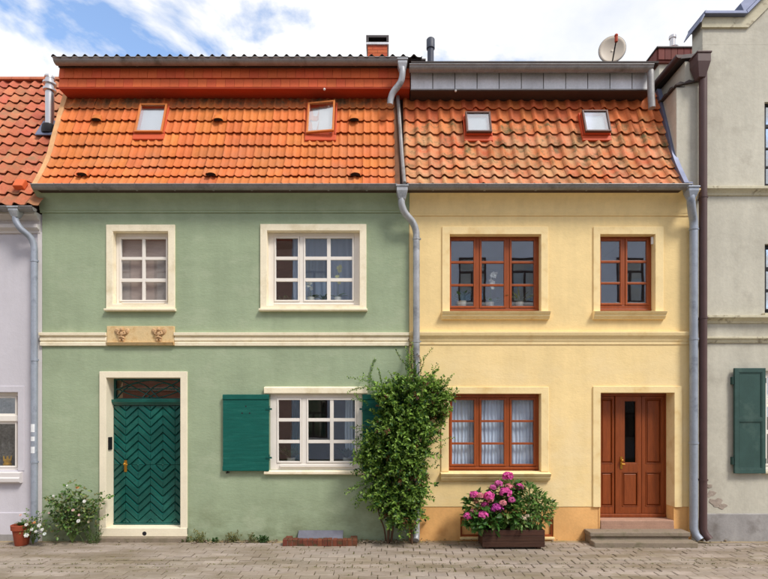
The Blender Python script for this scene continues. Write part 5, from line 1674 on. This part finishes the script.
# sill boards inside
for hs_, par in ((YH['up1'], yellow), (GH['up2'], green), (GH['low'], green), (YH['up2'], yellow)):
    MB().box(hs_[0] + 0.002, hs_[1] - 0.002, 0.185, 0.40, hs_[2] - 0.03, hs_[2] + 0.085).build('inner_sill', M['white'], par)
zi = YH['up1'][2] + 0.086
t = pot_thing('potted_plant', 'bushy dark green plant in white pot in upper yellow-house window, nearest the downpipe', (X(462, sy), sy, zi), 0.075, 0.13)
link('foliage', strap_leaves(26, (X(462, sy), sy, zi + 0.11), 0.28, 0.07, 0.9, (0.04, 0.09, 0.03), 2), t)
orchid('white orchid arching in the middle pane of the upper yellow-house window', (X(490, sy), sy, zi), 0.50, 0.07, 9, (0.85, 0.84, 0.82), 3, 0.07)
t = pot_thing('potted_plant', 'spiky pale green plant in white pot in upper yellow-house window, right-hand pane', (X(519.5, sy), sy, zi), 0.065, 0.12)
link('foliage', strap_leaves(34, (X(519.5, sy), sy, zi + 0.1), 0.34, 0.022, 1.4, (0.12, 0.16, 0.06), 5, 0.8), t)
zi = GH['up2'][2] + 0.086
orchid('white orchid in the wide upper window of the green house, middle panes', (X(311, 0.25), 0.25, zi), 0.30, -0.04, 6, (0.85, 0.85, 0.82), 8)
orchid('pale yellow orchid in the wide upper window of the green house, right-hand panes', (X(338, 0.25), 0.25, zi), 0.52, 0.03, 5, (0.75, 0.72, 0.3), 9)
t = pot_thing('potted_plant', 'low dark leafy plant in wide upper green-house window, left-hand panes', (X(284, 0.25), 0.25, zi), 0.05, 0.05)
link('foliage', strap_leaves(14, (X(284, 0.25), 0.25, zi + 0.05), 0.2, 0.05, 1.3, (0.04, 0.07, 0.03), 12, 0.5), t)
t = pot_thing('potted_plant', 'small leafy plant between the two orchids in the upper green-house window', (X(324.5, 0.25), 0.25, zi), 0.045, 0.06)
link('foliage', strap_leaves(12, (X(324.5, 0.25), 0.25, zi + 0.05), 0.18, 0.03, 1.0, (0.05, 0.10, 0.04), 13, 0.8), t)
zi = GH['low'][2] + 0.086
t = pot_thing('potted_plant', 'spiky green plant in the left casement of the ground-floor green-house window', (X(291, 0.27), 0.27, zi), 0.07, 0.09)
link('foliage', strap_leaves(30, (X(291, 0.27), 0.27, zi + 0.08), 0.33, 0.05, 1.1, (0.05, 0.12, 0.03), 14, 0.9), t)
t = pot_thing('potted_plant', 'dark bushy plant in ground-floor green-house window, pane beside the shrub', (X(347, 0.27), 0.27, zi), 0.07, 0.09)
link('foliage', strap_leaves(26, (X(347, 0.27), 0.27, zi + 0.08), 0.26, 0.06, 1.0, (0.04, 0.1, 0.05), 15, 0.9), t)
# golden ornament on the lavender sill
ot = thing('ornament', 'small golden crown ornament on the lavender house window sill', 'ornament', (X(7.5, 0.27), 0.27, Z(466, 0.27)))
ob = Vector(ot.location)
m = MB().lathe([(0.06, 0), (0.065, 0.04), (0.05, 0.05), (0.055, 0.1), (0.02, 0.12)], tuple(ob), 14)
m.build('body', M['gold'], ot, smooth=True)
for k in range(6):
    a = k * math.pi / 3
    MB().tube([ob + Vector((0.05 * math.cos(a), 0.05 * math.sin(a), 0.09)), ob + Vector((0.06 * math.cos(a), 0.06 * math.sin(a), 0.17))], [0.014, 0.004], 6).build('spike', M['gold'], ot, smooth=True)

# ================================================================== LIGHT WELL WITH BRICK KERB
lw = thing('light_well', 'low brick-edged cellar light well at the foot of the green wall', 'light well', (X(320, -0.15), -0.15, 0))
yb = -0.30
lx0_, lx1_ = X(282.5, yb), X(357, yb)
nb = 15
bw_ = (lx1_ - lx0_) / nb
m = MB().box(lx0_ + 0.01, lx1_ - 0.01, yb + 0.01, yb + 0.11, -0.02, 0.075)
m.box(lx0_ + 0.01, lx0_ + 0.1, yb + 0.11, -0.02, -0.02, 0.07); m.box(lx1_ - 0.1, lx1_ - 0.01, yb + 0.11, -0.02, -0.02, 0.07)
m.build('kerb_mortar', M['mortar'], lw)
bm_ = MB().box(-bw_ / 2 + 0.003, bw_ / 2 - 0.003, 0, 0.125, 0, 0.105).mesh('brick', M['old_brick'])
r_ = random.Random(5)
for k in range(nb):
    o = link('brick', bm_, None, 0.006)
    o.location = (lx0_ + (k + 0.5) * bw_, yb + r_.uniform(-0.006, 0.004), -0.012 + r_.uniform(-0.004, 0.006))
    o.rotation_euler = (r_.uniform(-0.03, 0.03), 0, r_.uniform(-0.03, 0.03))
    attach(o, lw)
for xs2 in (lx0_ + 0.06, lx1_ - 0.06):
    for j in range(2):
        MB().box(xs2 - 0.052, xs2 + 0.052, yb + 0.13 + j * 0.072, yb + 0.197 + j * 0.072, -0.01, 0.09).build('brick', M['old_brick'], lw, bevel=0.006)
gx_a, gx_b = X(298, -0.08), X(343, -0.08)
m = MB()
m.add([(gx_a, -0.16, 0.06), (gx_b, -0.16, 0.06), (gx_b, -0.012, 0.175), (gx_a, -0.012, 0.175), (gx_a, -0.15, 0.05), (gx_b, -0.15, 0.05), (gx_b, -0.006, 0.165), (gx_a, -0.006, 0.165)],
      [(0, 1, 2, 3), (7, 6, 5, 4), (0, 4, 5, 1), (1, 5, 6, 2), (2, 6, 7, 3), (3, 7, 4, 0)])
m.build('cover_plate', M['grate'], lw, bevel=0.003)

# ================================================================== CLIMBING SHRUB
def in_poly(px_, py_, poly):
    c = False
    j = len(poly) - 1
    for i in range(len(poly)):
        if (poly[i][1] > py_) != (poly[j][1] > py_) and px_ < (poly[j][0] - poly[i][0]) * (py_ - poly[i][1]) / (poly[j][1] - poly[i][1]) + poly[i][0]:
            c = not c
        j = i
    return c
SIL = [(379, 396), (386, 388), (396, 389), (404, 382), (414, 385), (424, 381), (435, 389), (444, 397), (446, 408), (438, 422), (430, 436), (428, 452), (422, 468), (423, 482),
       (419, 498), (416, 510), (408, 522), (400, 524), (391, 518), (384, 506), (374, 496), (375, 480), (367, 466), (365, 450), (374, 434), (382, 420), (380, 406)]
class Leaves:
    def __init__(s): s.P, s.A, s.N, s.L, s.W, s.C = [], [], [], [], [], []
    def add(s, p, a, n_, l_, w_, c): s.P.append(p); s.A.append(a); s.N.append(n_); s.L.append(l_); s.W.append(w_); s.C.append(c)
    def mesh(s, name, material, fold=0.25, big=False): return leaf_mesh(name, s.P, s.A, s.N, s.L, s.W, s.C, material, fold, big)
shrub = thing('climbing_shrub', 'tall dense green climbing shrub between the green and yellow houses', 'shrub', (X(400, -0.2), -0.2, 0))
LV = Leaves()
tw_m = MB()
cen = np.array((X(404, -0.15), 0.05, Z(455, -0.15)))
GREEN_D, GREEN_M, GREEN_L, RUST = np.array((0.03, 0.085, 0.018)), np.array((0.11, 0.24, 0.036)), np.array((0.30, 0.46, 0.08)), np.array((0.16, 0.075, 0.03))
def spray(p0, d, ln, n_, tip=0.6, sz=0.066, droop=0.0, base=None, wood=True):
    pts = []
    p = np.array(p0, float)
    d = unit(d)
    seg = ln / n_
    rust = rng.random() < 0.05
    for k in range(n_):
        d = unit(d + rng.normal(0, 0.10, 3) + np.array((0, 0, -droop / n_)))
        p = p + d * seg
        if p[1] > -0.02: p[1] = -0.02
        pts.append(tuple(p))
        t = k / n_
        for s in (0, 1, 2):
            a = unit(np.cross(d, rng.normal(0, 1, 3)))
            ax = unit(d * 0.7 + a)
            c = (GREEN_M * (1 - t) + GREEN_L * t if t < tip + 0.4 else GREEN_L) if base is None else base
            c = c * rng.uniform(0.65, 1.25)
            if rust and t > 0.4: c = RUST * rng.uniform(0.7, 1.2)
            if rng.random() < 0.25: c = GREEN_D * rng.uniform(0.8, 1.6)
            LV.add(p + rng.normal(0, 0.004, 3), ax, unit(np.array((0, -0.5, 1)) + rng.normal(0, 0.45, 3)), sz * rng.uniform(0.45, 1.2), sz * rng.uniform(0.42, 0.6), c)
    if wood and len(pts) > 2 and rng.random() < 0.3: tw_m.tube([p0] + pts[::2], [0.0035] * (len(pts[::2]) + 1), 4)
cnt = 0
while cnt < 1250:
    px_, py_ = rng.uniform(360, 452), rng.uniform(368, 530)
    if not in_poly(px_, py_, SIL): continue
    wdn = 0.42 if py_ < 470 else 0.30
    depth = -0.04 - wdn * (rng.random() ** 0.7) * max(0.25, 1 - ((px_ - 405) / 50) ** 2)
    p0 = np.array((X(px_, depth), depth, Z(py_, depth)))
    clump = math.sin(px_ * 0.31) * math.sin(py_ * 0.27 + px_ * 0.11)
    if clump < -0.05 and rng.random() < 0.85: continue
    d = (p0 - cen) * np.array((1.0, 1.3, 0.5)) + np.array((0, -0.12, 0.20))
    d = unit(d) + rng.normal(0, 0.45, 3)
    spray(p0, d, rng.uniform(0.09, 0.30), int(rng.integers(5, 9)), droop=rng.uniform(-0.1, 0.7))
    cnt += 1
# sprays that break the outline
for (ax_, ay_, bx_, by_, n_) in ((382, 388, 347, 367, 3), (376, 385, 366, 372, 2), (372, 478, 344, 492, 4), (370, 452, 356, 440, 4), (370, 490, 350, 500, 2), (384, 390, 381, 368, 2), (398, 388, 392, 372, 2),
                             (410, 380, 411, 346, 4), (414, 380, 416, 340, 3), (407, 372, 405, 352, 2), (418, 378, 424, 352, 3), (430, 378, 438, 366, 3), (440, 388, 455, 382, 3), (446, 400, 456, 397, 2), (434, 450, 441, 444, 2),
                             (372, 430, 354, 424, 3), (368, 404, 352, 398, 3), (432, 470, 440, 462, 2), (372, 470, 354, 474, 3), (440, 420, 448, 416, 2), (436, 440, 450, 436, 1)):
    for k in range(n_):
        Y_ = rng.uniform(-0.30, -0.12) if ax_ > 400 and by_ < 360 else rng.uniform(-0.32, -0.08)
        a = np.array((X(ax_ + rng.uniform(-3, 3), Y_), Y_, Z(ay_ + rng.uniform(-3, 3), Y_)))
        b = np.array((X(bx_ + rng.uniform(-3, 3), Y_), Y_ - 0.03, Z(by_ + rng.uniform(-4, 4), Y_)))
        v_ = (b - a) * rng.uniform(0.85, 1.1)
        ln = np.linalg.norm(v_)
        spray(a, v_, ln, max(6, int(ln / 0.026)), sz=0.038)
sm = MB()
for (pts, rad) in (([(388, 541, -0.14), (389, 525, -0.16), (392, 500, -0.18), (389, 460, -0.16), (384, 420, -0.15), (380, 388, -0.14)], 0.024),
                   ([(391, 541, -0.13), (394, 520, -0.15), (400, 490, -0.16), (408, 450, -0.15), (412, 400, -0.14), (411, 350, -0.17)], 0.02),
                   ([(412, 541, -0.17), (411, 520, -0.18), (413, 490, -0.18), (420, 450, -0.17), (430, 410, -0.16), (440, 388, -0.15)], 0.018),
                   ([(386, 541, -0.12), (384, 528, -0.15), (378, 510, -0.16), (374, 480, -0.16), (371, 450, -0.15)], 0.014)):
    pt = smooth_path([(X(a, c), c, Z(b, c) if b < 541 else 0.0) for a, b, c in pts], 4)
    sm.tube(pt, [rad * (1 - 0.7 * i / len(pt)) for i in range(len(pt))], 8)
sm.build('stem', M['bark'], shrub, smooth=True)
stuff(tw_m.build('twig', M['bark'], shrub, smooth=True))
stuff(link('crown', LV.mesh('crown', M['leaf'], 0.2), shrub))

# ================================================================== WOODEN PLANTER AND HYDRANGEAS
pyf = -0.50
px0, px1 = X(482.5, pyf), X(545, pyf)
pl = thing('wooden_planter', 'dark brown wooden plank planter box under the yellow house window', 'planter', ((px0 + px1) / 2, -0.32, 0))
hb = 0.083
for k in range(3):
    z0_ = 0.035 + k * (hb + 0.004)
    MB().box(px0, px1, pyf, pyf + 0.024, z0_, z0_ + hb).build('plank', M['wood_dk'], pl, bevel=0.005)
    MB().box(px0, px1, -0.164, -0.14, z0_, z0_ + hb).build('plank', M['wood_dk'], pl, bevel=0.005)
    for xe in (px0 + 0.002, px1 - 0.026):
        MB().box(xe, xe + 0.024, pyf + 0.025, -0.165, z0_, z0_ + hb).build('plank', M['wood_dk'], pl, bevel=0.005)
for xe in (px0 + 0.05, px1 - 0.11):
    for ye in (pyf + 0.03, -0.23):
        MB().box(xe, xe + 0.06, ye, ye + 0.06, 0.0, 0.034).build('foot', M['wood_dk'], pl, bevel=0.004)
MB().box(px0 + 0.03, px1 - 0.03, pyf + 0.026, -0.166, 0.18, 0.25).build('soil', M['soil'], pl)

def bush(root, blobs, n_leaf, ln, cols, seed, wdr=0.62, y_off=0.0, stems=8, base=(0, 0, 0.25)):
    r = np.random.default_rng(seed)
    LV2 = Leaves()
    st = MB()
    for (cx, cy_, cz, rx, ry, rz, wgt) in blobs:
        k = int(n_leaf * wgt)
        for _ in range(k):
            d = unit(r.normal(0, 1, 3))
            rr = r.uniform(0.45, 1.0) ** 0.6
            p = np.array((cx, cy_, cz)) + d * np.array((rx, ry, rz)) * rr
            out_ = unit(d * np.array((1, 1, 0.7)) + np.array((0, 0, 0.05)) + r.normal(0, 0.35, 3))
            c = np.array(cols[r.integers(len(cols))]) * r.uniform(0.7, 1.3)
            nrm_ = unit(d * 0.8 + np.array((0, -0.1, 0.9)) + r.normal(0, 0.3, 3))
            l_ = ln * r.uniform(0.55, 1.15)
            LV2.add(p, out_, nrm_, l_, l_ * wdr * r.uniform(0.8, 1.15), c)
        b0 = Vector(base) + Vector((cx - base[0], 0, 0)) * 0.4
        st.tube(smooth_path([tuple(b0), tuple((b0 + Vector((cx, cy_, cz))) / 2 + Vector((0, 0, 0.03))), (cx, cy_, cz + rz * 0.5)], 4), 0.008, 6)
    st.build('stem', M['green_stem'], root, smooth=True)
    return stuff(link('foliage', LV2.mesh('foliage', M['leaf'], 0.16, True), root))

Yh = -0.34
def P3(px_, py_, Y_=Yh): return (X(px_, Y_), Y_, Z(py_, Y_))
hyd = thing('hydrangea', 'hydrangea bush with bright pink flower heads in the wooden planter', 'hydrangea', P3(500, 532))
blobs = []
for (a, b, rx, rz, Y_, wg) in ((497, 512, 0.26, 0.24, -0.34, 0.22), (478, 508, 0.20, 0.22, -0.38, 0.2), (488, 522, 0.24, 0.16, -0.44, 0.15), (502, 495, 0.20, 0.16, -0.34, 0.15), (509, 512, 0.2, 0.22, -0.4, 0.16), (475, 520, 0.15, 0.14, -0.42, 0.08), (512, 488, 0.12, 0.1, -0.32, 0.06)):
    blobs.append((X(a, Y_), Y_, Z(b, Y_), rx, 0.15, rz, wg))
HG = [(0.05, 0.14, 0.025), (0.08, 0.19, 0.035), (0.04, 0.10, 0.02), (0.11, 0.24, 0.045), (0.18, 0.26, 0.06)]
bush(hyd, blobs, 900, 0.125, HG, 41, base=P3(500, 530))
def flower_head(root, px_, py_, Y_, rad, col, seed, n_=70):
    r = np.random.default_rng(seed)
    c = np.array((X(px_, Y_), Y_, Z(py_, Y_)))
    P, A, N_, Ls, Ws, Cs = [], [], [], [], [], []
    for k in range(n_):
        d = unit(r.normal(0, 1, 3))
        if d[2] < -0.55: d[2] *= -1
        q = c + d * np.array((rad, rad * 0.9, rad * 0.78)) * r.uniform(0.82, 1.02)
        f_ = unit(d + r.normal(0, 0.25, 3))
        u = unit(np.cross(f_, r.normal(0, 1, 3))); v = np.cross(f_, u)
        cc = np.array(col) * r.uniform(0.75, 1.2)
        for j in range(4):
            a = j * math.pi / 2
            P.append(q); A.append(u * math.cos(a) + v * math.sin(a) + f_ * 0.2); N_.append(f_)
            Ls.append(rad * 0.34); Ws.append(rad * 0.36); Cs.append(np.clip(cc, 0, 1))
    o = link('flower_head', leaf_mesh('flower_head', P, A, N_, Ls, Ws, Cs, M['petal'], 0.1), root)
    return o
PK, PK2, SAL = (0.82, 0.13, 0.46), (0.72, 0.16, 0.44), (0.80, 0.32, 0.36)
for i, (a, b, rr, c) in enumerate(((507.8, 476.2, 0.075, PK), (498.8, 484, 0.06, PK2), (509, 486.6, 0.055, SAL), (518.8, 487.4, 0.07, PK), (505.2, 492.6, 0.088, PK), (489, 496.2, 0.075, PK), (490.5, 500.4, 0.05, SAL),
                                (474.2, 494.8, 0.065, PK), (479.8, 496, 0.055, SAL), (475.6, 501.6, 0.042, (0.72, 0.36, 0.26)), (497, 508.6, 0.088, (0.70, 0.10, 0.50)), (483.2, 515, 0.075, PK), (474.2, 512, 0.06, SAL), (468.2, 516.2, 0.06, PK), (493, 487.5, 0.05, PK2), (485, 505, 0.055, PK), (511.5, 500, 0.055, PK2), (503, 503, 0.05, SAL),
                                (497.5, 518, 0.03, (0.5, 0.12, 0.2)))):
    Y_ = -0.47 - 0.04 * (i % 3) + (0.1 if b < 490 else 0)
    flower_head(hyd, a, b, Y_, rr * 1.03, c, 100 + i)
hy2 = thing('hydrangea', 'lighter green leafy bush with small cream flowers, right half of the wooden planter', 'hydrangea', P3(532, 532))
blobs = []
for (a, b, rx, rz, Y_, wg) in ((532, 500, 0.20, 0.2, -0.32, 0.24), (542, 508, 0.16, 0.18, -0.32, 0.2), (526, 512, 0.2, 0.18, -0.38, 0.2), (538, 518, 0.2, 0.12, -0.40, 0.14), (529, 491, 0.14, 0.1, -0.32, 0.10), (549, 506, 0.08, 0.1, -0.32, 0.06), (520, 522, 0.12, 0.1, -0.45, 0.06)):
    blobs.append((X(a, Y_), Y_, Z(b, Y_), rx, 0.14, rz, wg))
bush(hy2, blobs, 1000, 0.09, [(0.13, 0.26, 0.05), (0.09, 0.20, 0.04), (0.20, 0.33, 0.08), (0.06, 0.13, 0.03), (0.24, 0.33, 0.11)], 43, 0.42, base=P3(532, 530))
for i, (a, b) in enumerate(((521.5, 517.4), (527.5, 516.2), (524.5, 518.6))):
    flower_head(hy2, a, b, -0.52, 0.035, (0.80, 0.66, 0.52), 140 + i, 30)

# ================================================================== ROSES
def rose_bush(name, label, base, stems, n_leaf, flowers, seed, cols, spread=0.10, sz=0.042):
    t = thing(name, label, 'rose bush', base)
    r = np.random.default_rng(seed)
    st = MB()
    LV3 = Leaves()
    for (tip, w_) in stems:
        b = np.array(base); e = np.array(tip)
        midp = (b + e) / 2 + np.array((0, -0.03, 0.05))
        pts = smooth_path([tuple(b), tuple(midp * 0.7 + b * 0.3 + np.array((r.uniform(-0.03, 0.03), 0, 0.04))), tuple(midp * 0.4 + e * 0.6), tuple(e)], 6)
        st.tube(pts, [0.008 * w_ * (1 - 0.6 * i / len(pts)) for i in range(len(pts))], 6)
        for k in range(int(n_leaf * w_)):
            q = np.array(pts[int(len(pts) * r.uniform(0.35, 1.0)) - 1]) + r.normal(0, spread, 3) * np.array((1, 0.6, 0.8))
            d = unit(r.normal(0, 1, 3) + np.array((0, -0.2, 0.1)))
            q[1] = min(q[1], -0.03)
            # a rose leaf: five leaflets on a stalk
            for j, (aa, ss) in enumerate(((0, 1.0), (0.9, 0.8), (-0.9, 0.8))):
                sd = unit(np.cross(d, (0, -0.4, 1)))
                ax = unit(d * math.cos(aa) + sd * math.sin(aa))
                c = np.array(cols[r.integers(len(cols))]) * r.uniform(0.7, 1.3)
                LV3.add(q + d * (0.02 if j == 0 else 0.0), ax, unit(np.array((0, -0.4, 1)) + r.normal(0, 0.35, 3)), sz * ss * r.uniform(0.8, 1.2), sz * ss * 0.62, c)
    st.build('stem', M['green_stem'], t, smooth=True)
    stuff(link('foliage', LV3.mesh('foliage', M['leaf'], 0.2, True), t))
    for i, (px_, py_, Y_, s_, c) in enumerate(flowers):
        c0 = np.array((X(px_, Y_), Y_, Z(py_, Y_)))
        P, A, N_, Ls, Ws, Cs = [], [], [], [], [], []
        for ringk, (n_, tilt_, ln_) in enumerate(((6, 0.25, 1.0), (5, 0.8, 0.85), (4, 1.8, 0.65))):
            f_ = unit((0.2 * r.normal(), -1, 0.5 + 0.2 * r.normal()))
            u = unit(np.cross(f_, (0, 0, 1))); v = np.cross(f_, u)
            for j in range(n_):
                a = 2 * math.pi * (j + 0.5 * ringk) / n_
                P.append(c0); A.append(u * math.cos(a) + v * math.sin(a) + f_ * tilt_); N_.append(f_)
                Ls.append(s_ * ln_); Ws.append(s_ * ln_ * 0.95); Cs.append(np.clip(np.array(c) * r.uniform(0.9, 1.06), 0, 1))
        link('rose', leaf_mesh('rose', P, A, N_, Ls, Ws, Cs, M['petal'], -0.15, True), t)
    return t
RL = [(0.08, 0.16, 0.04), (0.13, 0.23, 0.05), (0.21, 0.28, 0.08), (0.06, 0.12, 0.03), (0.21, 0.20, 0.08)]
WH, PI_, OR_ = (0.86, 0.85, 0.82), (0.82, 0.60, 0.56), (0.72, 0.36, 0.14)
Yr = -0.22
def R3(a, b, Y_=Yr): return (X(a, Y_), Y_, Z(b, Y_))
rose_bush('rose_bush', 'straggly white rose bush with bare stems beside the teal door', (X(72.6, -0.12), -0.12, 0.0),
          [(R3(70, 495), 1.2), (R3(58, 502), 1.0), (R3(48, 497), 0.7), (R3(84, 498), 1.0), (R3(97, 500), 0.9), (R3(101, 494), 0.5), (R3(65, 490), 0.8), (R3(76, 489), 0.6), (R3(55, 515), 0.8), (R3(92, 510), 0.7), (R3(100, 515), 0.4)],
          44, [(84.5, 501.2, -0.3, 0.032, WH), (78.4, 521, -0.32, 0.032, WH), (53.5, 496, -0.28, 0.024, WH), (77.5, 487.5, -0.22, 0.03, OR_), (67, 485.6, -0.22, 0.016, WH), (73, 510, -0.3, 0.026, PI_), (79, 515, -0.3, 0.022, PI_), (88.5, 522, -0.28, 0.02, (0.8, 0.7, 0.5)), (49, 513, -0.28, 0.018, PI_)],
          61, RL, 0.085, 0.062)
pot = thing('flower_pot', 'terracotta flower pot at the foot of the lavender house downpipe', 'flower pot', (X(21.8, -0.24), -0.24, 0))
MB().lathe([(0.088, 0.0), (0.092, 0.01), (0.125, 0.24), (0.142, 0.245), (0.148, 0.32), (0.132, 0.325), (0.12, 0.29)], (X(21.8, -0.24), -0.24, 0), 22).build('pot', M['terracotta'], pot, smooth=True)
MB().lathe([(0.11, 0.27), (0.118, 0.28), (0.02, 0.285)], (X(21.8, -0.24), -0.24, 0), 16).build('soil', M['soil'], pot)
rose_bush('rose_bush', 'low white rose spilling over beside the terracotta pot', (X(33, -0.26), -0.26, 0.02),
          [(R3(30, 517, -0.3), 0.9), (R3(38, 517, -0.32), 0.9), (R3(43, 521, -0.32), 0.9), (R3(36, 527, -0.4), 0.9), (R3(28, 524, -0.4), 0.7), (R3(42, 530, -0.38), 0.8)],
          34, [(26.4, 524.6, -0.42, 0.03, WH), (39.2, 525.4, -0.42, 0.035, WH), (31.8, 529.4, -0.42, 0.03, WH), (42.2, 529.6, -0.42, 0.03, WH), (26.4, 535.2, -0.42, 0.038, WH), (20.6, 515, -0.32, 0.024, PI_), (36, 531.5, -0.42, 0.026, WH), (44.5, 534, -0.42, 0.03, (0.75, 0.8, 0.76)), (34.5, 522.5, -0.4, 0.022, OR_)],
          63, RL, 0.06, 0.036)
t = thing('pot_herb', 'short bright green herb growing in the terracotta pot', 'plant', (X(21.8, -0.24), -0.24, 0.28))
link('foliage', strap_leaves(70, (X(21.8, -0.24), -0.24, 0.28), 0.13, 0.02, 0.9, (0.07, 0.15, 0.03), 66, 0.9), t)

# ================================================================== SMALL PLANTS ALONG THE WALL FOOT
def weed(label, px_, h_, n_, col, seed, Y_=-0.1, wd=0.014, spread=0.5, flowers=0):
    t = thing('wall_weed', label, 'weed', (X(px_, Y_), Y_, 0.0), 'weeds along the foot of the green wall')
    r = np.random.default_rng(seed)
    LVw = Leaves()
    stw = MB()
    for _ in range(n_):
        a = r.uniform(0, 2 * math.pi)
        d = unit((math.cos(a) * spread, math.sin(a) * spread * 0.5 - 0.1, 1))
        b = np.array((X(px_, Y_) + r.normal(0, 0.045), Y_ + r.normal(0, 0.02), 0.0))
        ln = h_ * r.uniform(0.6, 1.1)
        pts = [tuple(b + d * ln * t_ + np.array((0, 0, -0.02 * t_ * t_))) for t_ in (0, 0.35, 0.7, 1.0)]
        stw.tube(pts, 0.0022, 4)
        for k in range(9):
            t_ = r.uniform(0.1, 1.0)
            LVw.add(b + d * ln * t_, unit(d * 0.6 + r.normal(0, 0.7, 3)), unit((0, -0.4, 1) + r.normal(0, 0.4, 3)), wd * 2.6 * r.uniform(0.6, 1.2), wd * r.uniform(0.8, 1.4), np.array(col) * r.uniform(0.7, 1.3))
    stw.build('stem', M['green_stem'], t)
    stuff(link('foliage', LVw.mesh('foliage', M['leaf'], 0.2), t))
weed('yellowish dry weed tuft at the wall foot nearest the teal door', 200, 0.19, 18, (0.22, 0.20, 0.06), 70)
weed('low dark green weed at the wall foot between two yellowish tufts', 214, 0.07, 14, (0.05, 0.11, 0.03), 71)
weed('widest yellowish weed tuft at the middle of the green wall foot', 232.5, 0.18, 20, (0.20, 0.18, 0.06), 72)
weed('thin pale weed with bare stalks right of the widest tuft', 251, 0.17, 11, (0.19, 0.17, 0.07), 73)
weed('dark green weed touching the brick edge of the light well', 262, 0.10, 20, (0.05, 0.11, 0.03), 74, wd=0.02)
weed('taller narrow-leaved green weed clump between the rose bush and the door step', 93, 0.30, 26, (0.07, 0.13, 0.035), 75, -0.16, 0.012, 0.45)
weed('tiny green weed at the right end of the teal door step', 189, 0.08, 8, (0.09, 0.12, 0.03), 76)
# litter of fallen leaves and pebbles at the wall foot, moss in the joints
r = np.random.default_rng(90)
LVm = Leaves()
for _ in range(520):
    x_ = r.choice([r.uniform(-5.9, 5.6), r.uniform(X(340), X(430)), r.uniform(X(190), X(280))])
    y_ = -abs(r.normal(0.03, 0.07)) - 0.02
    c = np.array([(0.20, 0.12, 0.07), (0.28, 0.20, 0.12), (0.12, 0.08, 0.05), (0.32, 0.26, 0.12)][r.integers(4)])
    LVm.add((x_, y_, 0.016 + r.uniform(0, 0.012)), unit((r.normal(), r.normal(), 0.2)), unit((0.4 * r.normal(), 0.4 * r.normal(), 1)), 0.035 * r.uniform(0.5, 1.2), 0.02, c)
o = stuff(link('leaf_litter', LVm.mesh('leaf_litter', M['moss'], 0.2)))
tag(o, 'brown fallen leaves scattered along the foot of the walls', 'leaf litter')
LVm = Leaves()
rowY = [-0.17 - PD * (k + 0.5) for k in range(0, 14)]
for _ in range(5600):
    # moss follows the joints and lies thickest near the walls and along the shallow channel
    k = int(r.integers(len(rowY)))
    x_ = r.uniform(-6.6, 6.6)
    dens = 0.16 + 0.75 * math.exp(-((rowY[k] + 1.28) / 0.2) ** 2) + 0.8 * math.exp(-(rowY[k] / 0.32) ** 2)
    dens *= 0.35 + 0.65 * (0.5 + 0.5 * math.sin(x_ * 2.1 + k * 1.7) * math.sin(x_ * 0.9 + k))
    if r.random() > dens: continue
    y_ = rowY[k] + r.normal(0, 0.012) + 0.012 * math.sin(x_ * 0.7 + k)
    for j in range(4):
        c = np.array([(0.17, 0.17, 0.04), (0.11, 0.13, 0.03), (0.20, 0.17, 0.07)][r.integers(3)]) * r.uniform(0.7, 1.3)
        LVm.add((x_ + r.normal(0, 0.014), y_ + r.normal(0, 0.006), -0.003), unit((r.normal(), r.normal(), 0.9)), unit((r.normal(), r.normal(), 1)), 0.016 * r.uniform(0.5, 1.3), 0.01, c)
o = stuff(link('joint_moss', LVm.mesh('joint_moss', M['moss'], 0.2)))
tag(o, 'yellow-green moss growing in the paving joints', 'moss')
LVm = MB()
for _ in range(160):
    x_ = r.choice([r.uniform(-5.8, 5.6), r.uniform(X(196), X(280)), r.uniform(X(350), X(400))]); y_ = -abs(r.normal(0.05, 0.06)) - 0.03
    s_ = r.uniform(0.008, 0.022)
    LVm.ball((x_, y_, 0.012 + s_ * 0.2), s_ * r.uniform(0.8, 1.4), s_, s_ * 0.6, 6, 4)
o = stuff(LVm.build('pebbles', M['stone'], None, smooth=True))
tag(o, 'small pale pebbles along the foot of the green wall', 'pebbles')
